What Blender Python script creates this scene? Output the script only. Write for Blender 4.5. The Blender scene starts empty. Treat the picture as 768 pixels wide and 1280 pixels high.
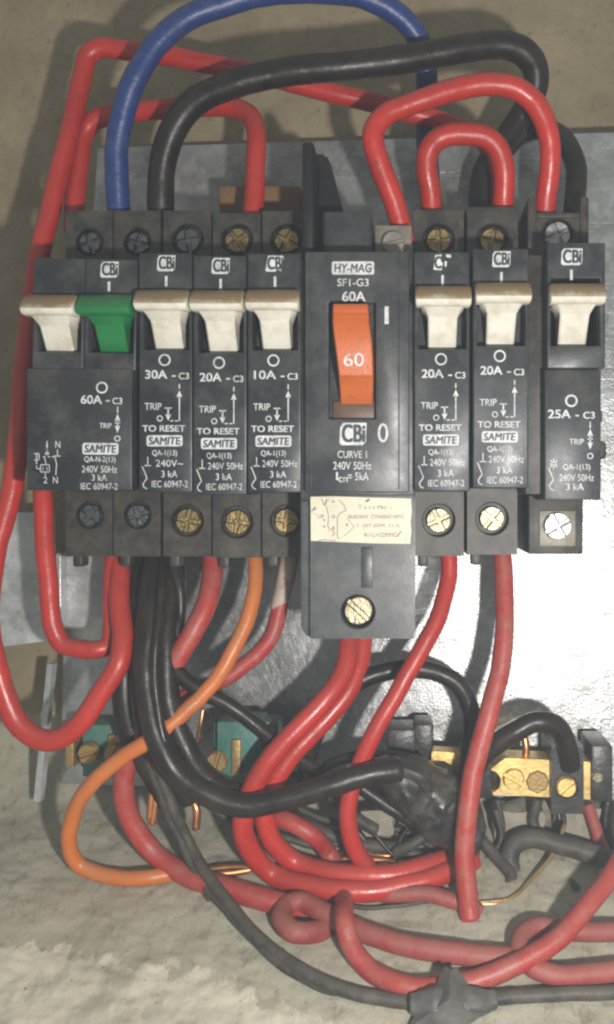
import bpy, bmesh, math, random
from mathutils import Vector, Matrix, noise

# ------------------------------------------------------------------ scale, camera, light
# Lengths below are in "u" (0.2 mm).  The breaker faces stand in the plane y = 0, the lens is D in front of them,
# x and z are measured from the foot of the lens axis.  P() turns a sight line and a depth into a point.
S = 0.0002
D = 1050.0
CX, CY = 510.0, 620.0
SC = bpy.context.scene
COL = SC.collection


def P(px, py, d=0.0):
    k = (D + d) / D
    return Vector(((px - CX) * k, d, (CY - py) * k))


cam_d = bpy.data.cameras.new('camera')
cam = bpy.data.objects.new('camera', cam_d)
COL.objects.link(cam)
cam.location = (0, -D * S, 0)
cam.rotation_euler = (math.pi / 2, 0, 0)
cam_d.sensor_width = 36.0
cam_d.lens = 36.0 * D / 1280.0
cam_d.shift_x = (384 - CX) / 1280.0
cam_d.shift_y = (CY - 640) / 1280.0
cam_d.clip_start = 0.005
cam_d.clip_end = 20
SC.camera = cam

world = bpy.data.worlds.new('World')
SC.world = world
world.use_nodes = True
world.node_tree.nodes['Background'].inputs[0].default_value = (0.95, 1.0, 0.95, 1)
world.node_tree.nodes['Background'].inputs[1].default_value = 0.31

fl = bpy.data.lights.new('flash', 'POINT')
fl.energy = 2.5
fl.shadow_soft_size = 26 * S
fl.color = (1.0, 0.97, 0.93)
flo = bpy.data.objects.new('flash', fl)
flo.location = (225 * S, -1050 * S, -170 * S)
COL.objects.link(flo)

SC.view_settings.view_transform = 'Standard'
SC.view_settings.look = 'None'
SC.view_settings.exposure = 0
SC.view_settings.gamma = 1
SC.cycles.use_denoising = True
SC.cycles.filter_width = 2.3

# ------------------------------------------------------------------ materials


def nodes_of(m):
    m.use_nodes = True
    nt = m.node_tree
    return nt, nt.nodes, nt.links, nt.nodes['Principled BSDF']


def make_mat(name, col, rough=0.5, metal=0.0, spec=0.5, vary=0.0, vary_u=40, dirt=None, dirt_amt=0.0, dirt_u=60,
             dirt_edge=0.12, bump=0.0, bump_u=6, bump2=0.0, bump2_u=60, rough_vary=0.0, coat=0.0, dust=None, dust_amt=0.0):
    m = bpy.data.materials.new(name)
    nt, N, L, b = nodes_of(m)
    tc0 = N.new('ShaderNodeTexCoord')
    oi = N.new('ShaderNodeObjectInfo')
    va = N.new('ShaderNodeVectorMath')
    va.operation = 'ADD'
    L.new(tc0.outputs['Object'], va.inputs[0])
    L.new(oi.outputs['Random'], va.inputs[1])

    class tc:
        outputs = {'Object': va.outputs[0]}

    def noise_node(u, detail=4, rough_=0.6):
        n = N.new('ShaderNodeTexNoise')
        n.inputs['Scale'].default_value = 1.0 / (u * S)
        n.inputs['Detail'].default_value = detail
        n.inputs['Roughness'].default_value = rough_
        L.new(tc.outputs['Object'], n.inputs['Vector'])
        return n
    c4 = (*col, 1)
    b.inputs['Base Color'].default_value = c4
    b.inputs['Roughness'].default_value = rough
    b.inputs['Metallic'].default_value = metal
    b.inputs['Specular IOR Level'].default_value = spec
    b.inputs['Coat Weight'].default_value = coat
    sock = None
    if vary:
        n = noise_node(vary_u)
        mx = N.new('ShaderNodeMix')
        mx.data_type = 'RGBA'
        mx.inputs[6].default_value = tuple(c * (1 - vary) for c in col) + (1,)
        mx.inputs[7].default_value = tuple(min(1, c * (1 + vary)) for c in col) + (1,)
        r = N.new('ShaderNodeMapRange')
        r.inputs[1].default_value, r.inputs[2].default_value = 0.3, 0.7
        L.new(n.outputs['Fac'], r.inputs[0])
        L.new(r.outputs[0], mx.inputs[0])
        sock = mx.outputs[2]
    fac_all = None
    for colr, amt, u, edge in ((dirt, dirt_amt, dirt_u, dirt_edge),):
        if colr is None:
            continue
        n = noise_node(u, 8, 0.7)
        r = N.new('ShaderNodeMapRange')
        t = 0.72 - 0.45 * amt
        r.inputs[1].default_value, r.inputs[2].default_value = t - edge / 2, t + edge / 2
        L.new(n.outputs['Fac'], r.inputs[0])
        mu = N.new('ShaderNodeMath')
        mu.operation = 'MULTIPLY'
        mu.inputs[1].default_value = 0.85
        L.new(r.outputs[0], mu.inputs[0])
        mx = N.new('ShaderNodeMix')
        mx.data_type = 'RGBA'
        mx.inputs[6].default_value = c4
        mx.inputs[7].default_value = (*colr, 1)
        L.new(mu.outputs[0], mx.inputs[0])
        if sock:
            L.new(sock, mx.inputs[6])
        sock = mx.outputs[2]
        fac_all = mu.outputs[0]
    if dust is not None:      # dust that has settled on the upward sides
        g = N.new('ShaderNodeNewGeometry')
        sx = N.new('ShaderNodeSeparateXYZ')
        L.new(g.outputs['Normal'], sx.inputs[0])
        r = N.new('ShaderNodeMapRange')
        r.inputs[1].default_value, r.inputs[2].default_value = -0.1, 1.0
        L.new(sx.outputs['Z'], r.inputs[0])
        n = noise_node(22, 6, 0.7)
        mu = N.new('ShaderNodeMath')
        mu.operation = 'MULTIPLY'
        L.new(r.outputs[0], mu.inputs[0])
        L.new(n.outputs['Fac'], mu.inputs[1])
        m2 = N.new('ShaderNodeMath')
        m2.operation = 'MULTIPLY'
        m2.use_clamp = True
        m2.inputs[1].default_value = 2.0 * dust_amt
        L.new(mu.outputs[0], m2.inputs[0])
        mx = N.new('ShaderNodeMix')
        mx.data_type = 'RGBA'
        mx.inputs[6].default_value = c4
        mx.inputs[7].default_value = (*dust, 1)
        L.new(m2.outputs[0], mx.inputs[0])
        if sock:
            L.new(sock, mx.inputs[6])
        sock = mx.outputs[2]
    if sock:
        L.new(sock, b.inputs['Base Color'])
    if rough_vary:
        n = noise_node(30, 6, 0.7)
        r = N.new('ShaderNodeMapRange')
        r.inputs[1].default_value, r.inputs[2].default_value = 0.3, 0.7
        r.inputs[3].default_value, r.inputs[4].default_value = max(0.03, rough - rough_vary), min(1, rough + rough_vary)
        L.new(n.outputs['Fac'], r.inputs[0])
        L.new(r.outputs[0], b.inputs['Roughness'])
    prev = None
    for st, u in ((bump2, bump2_u), (bump, bump_u)):
        if not st:
            continue
        n = noise_node(u, 4, 0.6)
        bp = N.new('ShaderNodeBump')
        bp.inputs['Strength'].default_value = 1.0
        bp.inputs['Distance'].default_value = st * S
        L.new(n.outputs['Fac'], bp.inputs['Height'])
        if prev:
            L.new(prev, bp.inputs['Normal'])
        prev = bp.outputs[0]
    if prev:
        L.new(prev, b.inputs['Normal'])
    return m


M = {}
GREY_DUST = (0.23, 0.2, 0.16)
M['case'] = make_mat('black moulded case', (0.014, 0.017, 0.023), 0.42, spec=0.55, vary=0.15, vary_u=120, dirt=(0.11, 0.105, 0.095),
                     dirt_amt=0.14, dirt_u=45, dirt_edge=0.4, bump=0.12, bump_u=3, rough_vary=0.08, dust=(0.16, 0.13, 0.09), dust_amt=0.3)
M['case_deep'] = make_mat('dusty black terminal shroud', (0.014, 0.0145, 0.016), 0.5, spec=0.5, vary=0.2, vary_u=40, dirt=(0.11, 0.09, 0.06),
                          dirt_amt=0.3, dirt_u=30, dirt_edge=0.35, bump=0.25, bump_u=4, dust=(0.17, 0.13, 0.08), dust_amt=0.45)
M['hymag'] = make_mat('charcoal moulded case', (0.024, 0.0265, 0.033), 0.4, spec=0.55, vary=0.15, vary_u=100, dirt=(0.12, 0.115, 0.105),
                      dirt_amt=0.2, dirt_u=50, dirt_edge=0.4, bump=0.12, bump_u=3, rough_vary=0.08, dust=(0.16, 0.13, 0.09), dust_amt=0.3)
M['fin_black'] = make_mat('black fin plastic', (0.012, 0.0115, 0.011), 0.5, spec=0.3, vary=0.3, vary_u=30)
M['well'] = make_mat('dark recess plastic', (0.016, 0.016, 0.017), 0.5, vary=0.2)
M['print'] = make_mat('white ink', (0.60, 0.61, 0.61), 0.6, vary=0.18, vary_u=14, dirt=(0.12, 0.12, 0.125), dirt_amt=0.2, dirt_u=9, dirt_edge=0.25)
M['ink'] = make_mat('dark ink', (0.035, 0.037, 0.042), 0.5)
M['handle'] = make_mat('ivory lever plastic', (0.70, 0.67, 0.575), 0.33, vary=0.05, vary_u=40, dirt=(0.40, 0.31, 0.19), dirt_amt=0.16,
                       dirt_u=24, dirt_edge=0.4, dust=(0.24, 0.165, 0.085), dust_amt=2.0, bump=0.2, bump_u=4)
M['handle_green'] = make_mat('green lever plastic', (0.012, 0.17, 0.05), 0.35, vary=0.1, dust=(0.06, 0.12, 0.05), dust_amt=0.5)
M['orange_lever'] = make_mat('orange lever plastic', (0.52, 0.12, 0.03), 0.34, vary=0.08, vary_u=40, dirt=(0.25, 0.08, 0.03), dirt_amt=0.12,
                             dirt_u=14, dirt_edge=0.2, bump=0.4, bump_u=5)
M['amber'] = make_mat('recess with orange reflection', (0.11, 0.06, 0.035), 0.5, vary=0.3)  # brown tone is the orange lever's reflection put into the colour
RD = (0.30, 0.18, 0.14)
M['red'] = make_mat('red pvc', (0.46, 0.028, 0.02), 0.36, vary=0.16, vary_u=90, dirt=(0.2, 0.03, 0.025), dirt_amt=0.16, dirt_u=18, dirt_edge=0.25,
                    bump=0.5, bump_u=7, rough_vary=0.1, dust=RD, dust_amt=0.2)
M['red_dusty'] = make_mat('dusty red pvc', (0.31, 0.03, 0.026), 0.6, vary=0.2, vary_u=60, dirt=(0.27, 0.13, 0.1), dirt_amt=0.3, dirt_u=30,
                          dirt_edge=0.5, bump=0.8, bump_u=6, dust=(0.26, 0.115, 0.085), dust_amt=0.45)
M['red_mid'] = make_mat('lightly dusted red pvc', (0.38, 0.03, 0.025), 0.46, vary=0.15, vary_u=60, dirt=(0.34, 0.17, 0.13), dirt_amt=0.2,
                        dirt_u=26, dirt_edge=0.4, bump=0.6, bump_u=6, dust=(0.28, 0.11, 0.085), dust_amt=0.3)
M['blue'] = make_mat('blue pvc', (0.015, 0.04, 0.165), 0.38, vary=0.2, vary_u=60, dirt=(0.1, 0.1, 0.14), dirt_amt=0.1, dirt_u=20,
                     dirt_edge=0.3, bump=0.6, bump_u=7, dust=(0.12, 0.12, 0.14), dust_amt=0.25)
M['orange'] = make_mat('orange pvc', (0.56, 0.15, 0.03), 0.38, vary=0.15, vary_u=60, dirt=(0.4, 0.2, 0.09), dirt_amt=0.15, dirt_u=22,
                       dirt_edge=0.3, bump=0.5, bump_u=6, dust=(0.4, 0.24, 0.13), dust_amt=0.35)
M['black'] = make_mat('black pvc', (0.011, 0.008, 0.007), 0.36, spec=0.35, vary=0.3, vary_u=60, dirt=(0.05, 0.036, 0.027), dirt_amt=0.12, dirt_u=45,
                      dirt_edge=0.5, bump=0.5, bump_u=9, rough_vary=0.1, dust=(0.075, 0.055, 0.04), dust_amt=0.12)
M['black_dusty'] = make_mat('dusty black pvc', (0.026, 0.023, 0.02), 0.55, spec=0.35, vary=0.3, vary_u=40, dirt=(0.15, 0.13, 0.1), dirt_amt=0.25, dirt_u=30,
                            dirt_edge=0.5, bump=0.7, bump_u=8, dust=(0.15, 0.13, 0.10), dust_amt=0.3)
M['tape'] = make_mat('black insulating tape', (0.02, 0.019, 0.019), 0.4, vary=0.3, vary_u=30, dirt=(0.1, 0.085, 0.06), dirt_amt=0.2, dirt_u=30,
                     dirt_edge=0.4, bump=0.5, bump_u=8, rough_vary=0.12, dust=(0.13, 0.105, 0.075), dust_amt=0.3)
M['tape_dusty'] = make_mat('dusty insulating tape', (0.042, 0.042, 0.041), 0.45, vary=0.3, vary_u=30, dirt=(0.16, 0.15, 0.13), dirt_amt=0.25, dirt_u=24,
                           dirt_edge=0.5, bump=0.5, bump_u=9, rough_vary=0.12, dust=(0.16, 0.15, 0.125), dust_amt=0.3)
M['sleeve'] = make_mat('paint smeared insulation', (0.42, 0.33, 0.28), 0.55, vary=0.15, vary_u=20, dirt=(0.36, 0.05, 0.04), dirt_amt=0.22,
                       dirt_u=14, dirt_edge=0.1, bump=0.8, bump_u=6)
M['copper'] = make_mat('bare copper', (0.80, 0.36, 0.16), 0.3, 0.9, vary=0.25, vary_u=12)
M['brass'] = make_mat('brass', (0.86, 0.62, 0.24), 0.42, 0.72, vary=0.12, vary_u=25, dirt=(0.28, 0.19, 0.08), dirt_amt=0.15, dirt_u=16,
                      dirt_edge=0.4, bump=0.5, bump_u=4, rough_vary=0.1)
M['brass_dull'] = make_mat('dull dusty brass', (0.46, 0.30, 0.11), 0.48, 0.6, vary=0.3, vary_u=14, dirt=(0.2, 0.14, 0.07), dirt_amt=0.35, dirt_u=14,
                           dirt_edge=0.4, bump=1.0, bump_u=5, dust=(0.25, 0.19, 0.11), dust_amt=0.4)
M['screw_zinc'] = make_mat('zinc screw', (0.34, 0.30, 0.20), 0.42, 0.8, vary=0.2, vary_u=10, dirt=(0.16, 0.13, 0.08), dirt_amt=0.14, dirt_u=9, dirt_edge=0.4, bump=1.2, bump_u=7, rough_vary=0.12)
M['screw_silver'] = make_mat('bright plated screw', (0.42, 0.42, 0.41), 0.45, 0.75, vary=0.15, vary_u=10, bump=1.2, bump_u=7, rough_vary=0.1)
M['screw_old'] = make_mat('yellowed grimy screw', (0.36, 0.26, 0.11), 0.4, 0.8, vary=0.3, vary_u=9, dirt=(0.10, 0.08, 0.05), dirt_amt=0.3, dirt_u=12,
                          dirt_edge=0.45, bump=1.5, bump_u=6, rough_vary=0.15)
M['screw_dark'] = make_mat('darkened screw', (0.22, 0.23, 0.24), 0.3, 0.85, vary=0.3, vary_u=10, dirt=(0.05, 0.05, 0.05), dirt_amt=0.35, dirt_u=10,
                           dirt_edge=0.45, bump=1.5, bump_u=6)
M['clamp'] = make_mat('grey terminal clamp', (0.27, 0.25, 0.21), 0.55, 0.4, vary=0.2, vary_u=20, dirt=(0.18, 0.14, 0.09), dirt_amt=0.25, dirt_u=16,
                      dirt_edge=0.3, bump=0.7, bump_u=5)
M['teal'] = make_mat('teal insulator', (0.035, 0.17, 0.145), 0.45, vary=0.2, vary_u=30, dirt=(0.16, 0.17, 0.12), dirt_amt=0.22, dirt_u=22,
                     dirt_edge=0.4, bump=0.6, bump_u=5, dust=(0.2, 0.2, 0.15), dust_amt=0.45)
M['block_black'] = make_mat('black terminal plastic', (0.024, 0.024, 0.026), 0.35, vary=0.25, vary_u=30, dirt=(0.1, 0.09, 0.08), dirt_amt=0.2, dirt_u=20,
                            dirt_edge=0.4, bump=0.8, bump_u=6, dust=(0.15, 0.13, 0.1), dust_amt=0.35)
M['brown'] = make_mat('brown clay coloured block', (0.25, 0.13, 0.055), 0.65, vary=0.25, vary_u=20, dirt=(0.12, 0.08, 0.05), dirt_amt=0.3, dirt_u=20,
                      dirt_edge=0.4, bump=1.0, bump_u=5)
M['sticker'] = make_mat('aged paper sticker', (0.63, 0.58, 0.45), 0.55, vary=0.08, vary_u=40, dirt=(0.22, 0.16, 0.09), dirt_amt=0.13, dirt_u=9,
                        dirt_edge=0.15, bump=0.4, bump_u=6)
M['pencil'] = make_mat('faded print ink', (0.16, 0.13, 0.12), 0.6, vary=0.4, vary_u=8)
M['plaster_chip'] = make_mat('plaster chip', (0.3, 0.27, 0.21), 0.85, vary=0.2, vary_u=20, bump=1.5, bump_u=6)


def galvanised(name='galvanised steel', metal=0.62, k=0.97):
    m = bpy.data.materials.new(name)
    nt, N, L, b = nodes_of(m)
    tc = N.new('ShaderNodeTexCoord')
    b.inputs['Metallic'].default_value = metal
    b.inputs['Base Color'].default_value = (0.46, 0.47, 0.47, 1)
    v = N.new('ShaderNodeTexVoronoi')
    v.inputs['Scale'].default_value = 1 / (26 * S)
    ns = N.new('ShaderNodeTexNoise')
    ns.inputs['Scale'].default_value = 1 / (30 * S)
    ns.inputs['Detail'].default_value = 6
    mxv = N.new('ShaderNodeMix')
    mxv.data_type = 'VECTOR'
    mxv.inputs[0].default_value = 0.02
    L.new(tc.outputs['Object'], ns.inputs['Vector'])
    L.new(tc.outputs['Object'], mxv.inputs[4])
    L.new(ns.outputs['Color'], mxv.inputs[5])
    L.new(mxv.outputs[1], v.inputs['Vector'])
    n2 = N.new('ShaderNodeTexNoise')
    n2.inputs['Scale'].default_value = 1 / (70 * S)
    n2.inputs['Detail'].default_value = 8
    n2.inputs['Roughness'].default_value = 0.7
    L.new(tc.outputs['Object'], n2.inputs['Vector'])
    cr = N.new('ShaderNodeValToRGB')
    cr.color_ramp.elements[0].position, cr.color_ramp.elements[0].color = 0.35, (0.30 * k, 0.298 * k, 0.285 * k, 1)
    cr.color_ramp.elements[1].position, cr.color_ramp.elements[1].color = 0.65, (0.52 * k, 0.53 * k, 0.535 * k, 1)
    L.new(n2.outputs['Fac'], cr.inputs[0])
    sep = N.new('ShaderNodeSeparateColor')
    L.new(v.outputs['Color'], sep.inputs[0])
    mr = N.new('ShaderNodeMapRange')
    mr.inputs[3].default_value, mr.inputs[4].default_value = 0.86, 1.1
    L.new(sep.outputs[0], mr.inputs[0])
    ml = N.new('ShaderNodeMix')
    ml.data_type = 'RGBA'
    ml.blend_type = 'MULTIPLY'
    ml.inputs[0].default_value = 1
    L.new(cr.outputs[0], ml.inputs[6])
    L.new(mr.outputs[0], ml.inputs[7])
    L.new(ml.outputs[2], b.inputs['Base Color'])
    rr = N.new('ShaderNodeMapRange')
    rr.inputs[3].default_value, rr.inputs[4].default_value = 0.24, 0.37
    L.new(sep.outputs[1], rr.inputs[0])
    L.new(rr.outputs[0], b.inputs['Roughness'])
    # pitted sparkle and rolling waviness
    n3 = N.new('ShaderNodeTexNoise')
    n3.inputs['Scale'].default_value = 1 / (9 * S)
    n3.inputs['Detail'].default_value = 4
    n3.inputs['Roughness'].default_value = 0.7
    L.new(tc.outputs['Object'], n3.inputs['Vector'])
    b1 = N.new('ShaderNodeBump')
    b1.inputs['Distance'].default_value = 0.8 * S
    L.new(n3.outputs['Fac'], b1.inputs['Height'])
    b2 = N.new('ShaderNodeBump')
    for ang_, st_ in ((0.5, 0.12), (-0.9, 0.10)):     # long fine scratches
        mp = N.new('ShaderNodeMapping')
        mp.inputs['Rotation'].default_value = (0, ang_, 0)
        mp.inputs['Scale'].default_value = (1 / (260 * S), 1 / (60 * S), 1 / (2.2 * S))
        L.new(tc.outputs['Object'], mp.inputs['Vector'])
        ns2 = N.new('ShaderNodeTexNoise')
        ns2.inputs['Scale'].default_value = 1
        ns2.inputs['Detail'].default_value = 2
        L.new(mp.outputs[0], ns2.inputs['Vector'])
        r2 = N.new('ShaderNodeMapRange')
        r2.inputs[1].default_value, r2.inputs[2].default_value = 0.64, 0.72
        L.new(ns2.outputs['Fac'], r2.inputs[0])
        b3 = N.new('ShaderNodeBump')
        b3.inputs['Distance'].default_value = st_ * S
        L.new(r2.outputs[0], b3.inputs['Height'])
        L.new(b1.outputs[0], b3.inputs['Normal'])
        b1 = b3
    b2.inputs['Distance'].default_value = 2.2 * S
    L.new(n2.outputs['Fac'], b2.inputs['Height'])
    L.new(b1.outputs[0], b2.inputs['Normal'])
    L.new(b2.outputs[0], b.inputs['Normal'])
    return m


M['galv'] = galvanised()
M['galv_lit'] = galvanised('flash-lit galvanised steel', 0.35, 1.2)  # brighter copy: flash reflected by rail and flange put into the colour


def plaster(name, base, alt, spot, paint=None):
    m = bpy.data.materials.new(name)
    nt, N, L, b = nodes_of(m)
    tc = N.new('ShaderNodeTexCoord')
    b.inputs['Roughness'].default_value = 0.9
    b.inputs['Specular IOR Level'].default_value = 0.2
    mp0 = N.new('ShaderNodeMapping')
    mp0.inputs['Scale'].default_value = (1, 0.42, 1)      # trowelled front to back
    L.new(tc.outputs['Object'], mp0.inputs['Vector'])

    def nz(u, det=8, ro=0.65):
        n = N.new('ShaderNodeTexNoise')
        n.inputs['Scale'].default_value = 1 / (u * S)
        n.inputs['Detail'].default_value = det
        n.inputs['Roughness'].default_value = ro
        L.new(mp0.outputs[0], n.inputs['Vector'])
        return n

    def mix(f, a, bcol):
        mx = N.new('ShaderNodeMix')
        mx.data_type = 'RGBA'
        L.new(f, mx.inputs[0])
        if isinstance(a, tuple):
            mx.inputs[6].default_value = (*a, 1)
        else:
            L.new(a, mx.inputs[6])
        mx.inputs[7].default_value = (*bcol, 1)
        return mx.outputs[2]

    def rng(s, a, c):
        r = N.new('ShaderNodeMapRange')
        r.inputs[1].default_value, r.inputs[2].default_value = a, c
        L.new(s, r.inputs[0])
        return r.outputs[0]
    c = mix(rng(nz(130).outputs['Fac'], 0.35, 0.65), base, alt)
    c = mix(rng(nz(16, 6, 0.75).outputs['Fac'], 0.54, 0.72), c, spot)
    c = mix(rng(nz(3.2, 4, 0.8).outputs['Fac'], 0.56, 0.78), c, tuple(p * .8 for p in spot))
    if paint:
        at = N.new('ShaderNodeAttribute')
        at.attribute_name = 'limewash'
        n = nz(36, 10, 0.7)
        ad = N.new('ShaderNodeMath')
        ad.operation = 'MULTIPLY_ADD'
        ad.inputs[1].default_value = 2.6
        L.new(n.outputs['Fac'], ad.inputs[0])
        L.new(at.outputs['Fac'], ad.inputs[2])
        f = rng(ad.outputs[0], 1.25, 1.36)
        c = mix(f, c, paint)
        n9 = nz(45, 6, 0.7)
        sm = N.new('ShaderNodeMath')
        sm.operation = 'MULTIPLY'
        L.new(f, sm.inputs[0])
        L.new(rng(n9.outputs['Fac'], 0.48, 0.62), sm.inputs[1])
        c = mix(sm.outputs[0], c, tuple(p * 0.72 for p in paint))
    L.new(c, b.inputs['Base Color'])
    prev = None
    for st, u in ((3, 60), (1.0, 10), (0.5, 2.6)):
        bp = N.new('ShaderNodeBump')
        bp.inputs['Distance'].default_value = st * S
        L.new(nz(u, 5).outputs['Fac'], bp.inputs['Height'])
        if prev:
            L.new(prev, bp.inputs['Normal'])
        prev = bp.outputs[0]
    L.new(prev, b.inputs['Normal'])
    return m


M['wall'] = plaster('brown sandy plaster', (0.34, 0.275, 0.18), (0.245, 0.195, 0.125), (0.18, 0.145, 0.09))
M['ledge'] = plaster('grey cement', (0.44, 0.41, 0.32), (0.375, 0.345, 0.26), (0.22, 0.175, 0.12), paint=(0.60, 0.56, 0.44))

# ------------------------------------------------------------------ mesh helpers


def link_mesh(bm, name, mat, parent=None, origin=None, sharp=35):
    """the bmesh (in u) becomes ONE mesh object in metres, its origin at `origin` (u)"""
    o_ = Vector(origin) if origin is not None else Vector((0, 0, 0))
    for v in bm.verts:
        v.co = (v.co - o_) * S
    bmesh.ops.recalc_face_normals(bm, faces=bm.faces)
    me = bpy.data.meshes.new(name)
    bm.to_mesh(me)
    bm.free()
    for p in me.polygons:
        p.use_smooth = True
    me.set_sharp_from_angle(angle=math.radians(sharp))
    me.materials.append(mat)
    ob = bpy.data.objects.new(name, me)
    COL.objects.link(ob)
    if parent is not None:
        ob.parent = parent
    else:
        ob.location = o_ * S
    return ob


def tag(o, label, cat, group=None, kind=None):
    if label:
        o['label'] = label
    if cat:
        o['category'] = cat
    if group:
        o['group'] = group
    if kind:
        o['kind'] = kind
    return o


class Thing:
    """an Empty at the thing's base; .part() links a mesh under it"""

    def __init__(self, name, label, cat, base, group=None):
        self.o = bpy.data.objects.new(name, None)
        self.base = Vector(base)
        self.o.location = self.base * S
        self.o.empty_display_size = 10 * S
        COL.objects.link(self.o)
        tag(self.o, label, cat, group)

    def part(self, name, bm, mat, under=None, label=None, sharp=35):
        ob = link_mesh(bm, name, M[mat], parent=(under or self.o), origin=self.base, sharp=sharp)
        if label:
            ob['label'] = label
        return ob


def box(bm, x0, x1, y0, y1, z0, z1, bev=1.5, seg=2, mtx=None):
    t = bmesh.new()
    bmesh.ops.create_cube(t, size=1)
    for v in t.verts:
        v.co = Vector((x0 + (v.co.x + .5) * (x1 - x0), y0 + (v.co.y + .5) * (y1 - y0), z0 + (v.co.z + .5) * (z1 - z0)))
    if bev:
        bmesh.ops.bevel(t, geom=t.edges[:], offset=bev, segments=seg, affect='EDGES', profile=0.5)
    merge(bm, t, mtx)


def merge(bm, t, mtx=None):
    me = bpy.data.meshes.new('tmp')
    t.to_mesh(me)
    t.free()
    if mtx is not None:
        me.transform(mtx)
    bm.from_mesh(me)
    bpy.data.meshes.remove(me)


def shell_with_well(bm, x0, x1, z0, z1, yf, yb, hx0, hx1, hz0, hz1, hd, bev=2.0):
    """front cover: a box open at the back with a rectangular well hd deep in its face"""
    t = bmesh.new()

    def loop(a, b_, c, d, y):
        return [t.verts.new((a, y, c)), t.verts.new((b_, y, c)), t.verts.new((b_, y, d)), t.verts.new((a, y, d))]
    fo, fi = loop(x0, x1, z0, z1, yf), loop(hx0, hx1, hz0, hz1, yf)
    bo, wi = loop(x0, x1, z0, z1, yb), loop(hx0, hx1, hz0, hz1, yf + hd)
    for i in range(4):
        j = (i + 1) % 4
        t.faces.new((fo[i], fo[j], fi[j], fi[i]))
        t.faces.new((fo[i], bo[i], bo[j], fo[j]))
        t.faces.new((fi[i], fi[j], wi[j], wi[i]))
    t.faces.new(wi)
    t.faces.new(bo)
    t.edges.ensure_lookup_table()
    es = []
    for i in range(4):
        j = (i + 1) % 4
        for a, b_ in ((fo[i], fo[j]), (fi[i], fi[j]), (fo[i], bo[i])):
            e = t.edges.get((a, b_))
            if e:
                es.append(e)
    bmesh.ops.bevel(t, geom=es, offset=bev, segments=2, affect='EDGES', profile=0.5)
    merge(bm, t)


def block_with_hole(bm, x0, x1, z0, z1, yf, yb, cx, cz, r, hd, n=28):
    """a block whose face has a round hole hd deep"""
    t = bmesh.new()
    ang = [2 * math.pi * i / n for i in range(n)] + [math.atan2(b_ - cz, a - cx) % (2 * math.pi) for a in (x0, x1) for b_ in (z0, z1)]
    ang = sorted(ang)
    keep = []
    for a in ang:
        if not keep or a - keep[-1] > 1e-3:
            keep.append(a)
    R, C, C1, B, Cd = [], [], [], [], []
    for a in keep:
        c, s = math.cos(a), math.sin(a)
        ts = []
        if c > 1e-9:
            ts.append((x1 - cx) / c)
        if c < -1e-9:
            ts.append((x0 - cx) / c)
        if s > 1e-9:
            ts.append((z1 - cz) / s)
        if s < -1e-9:
            ts.append((z0 - cz) / s)
        k = min(ts)
        rx, rz = cx + k * c, cz + k * s
        R.append(t.verts.new((rx, yf, rz)))
        B.append(t.verts.new((rx, yb, rz)))
        C.append(t.verts.new((cx + (r + 1.5) * c, yf, cz + (r + 1.5) * s)))
        C1.append(t.verts.new((cx + r * c, yf + 1.5, cz + r * s)))
        Cd.append(t.verts.new((cx + r * c, yf + hd, cz + r * s)))
    m = len(keep)
    for i in range(m):
        j = (i + 1) % m
        t.faces.new((R[i], R[j], C[j], C[i]))
        t.faces.new((C[i], C[j], C1[j], C1[i]))
        t.faces.new((C1[i], C1[j], Cd[j], Cd[i]))
        t.faces.new((R[i], B[i], B[j], R[j]))
    t.faces.new(Cd)
    t.faces.new(B)
    merge(bm, t)


def disc(bm, cx, cz, y0, y1, r, n=28, cham=1.5, jitter=0):
    """solid disc from y1 (back) to y0 (front) with a chamfered rim"""
    t = bmesh.new()
    rings = []
    for y, rr in ((y1, r), (y0 + cham, r), (y0, r - cham)):
        rings.append([t.verts.new((cx + rr * math.cos(2 * math.pi * i / n), y, cz + rr * math.sin(2 * math.pi * i / n))) for i in range(n)])
    for a, b_ in zip(rings, rings[1:]):
        for i in range(n):
            j = (i + 1) % n
            t.faces.new((a[i], a[j], b_[j], b_[i]))
    t.faces.new(rings[0])
    t.faces.new(rings[-1])
    merge(bm, t)


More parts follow.
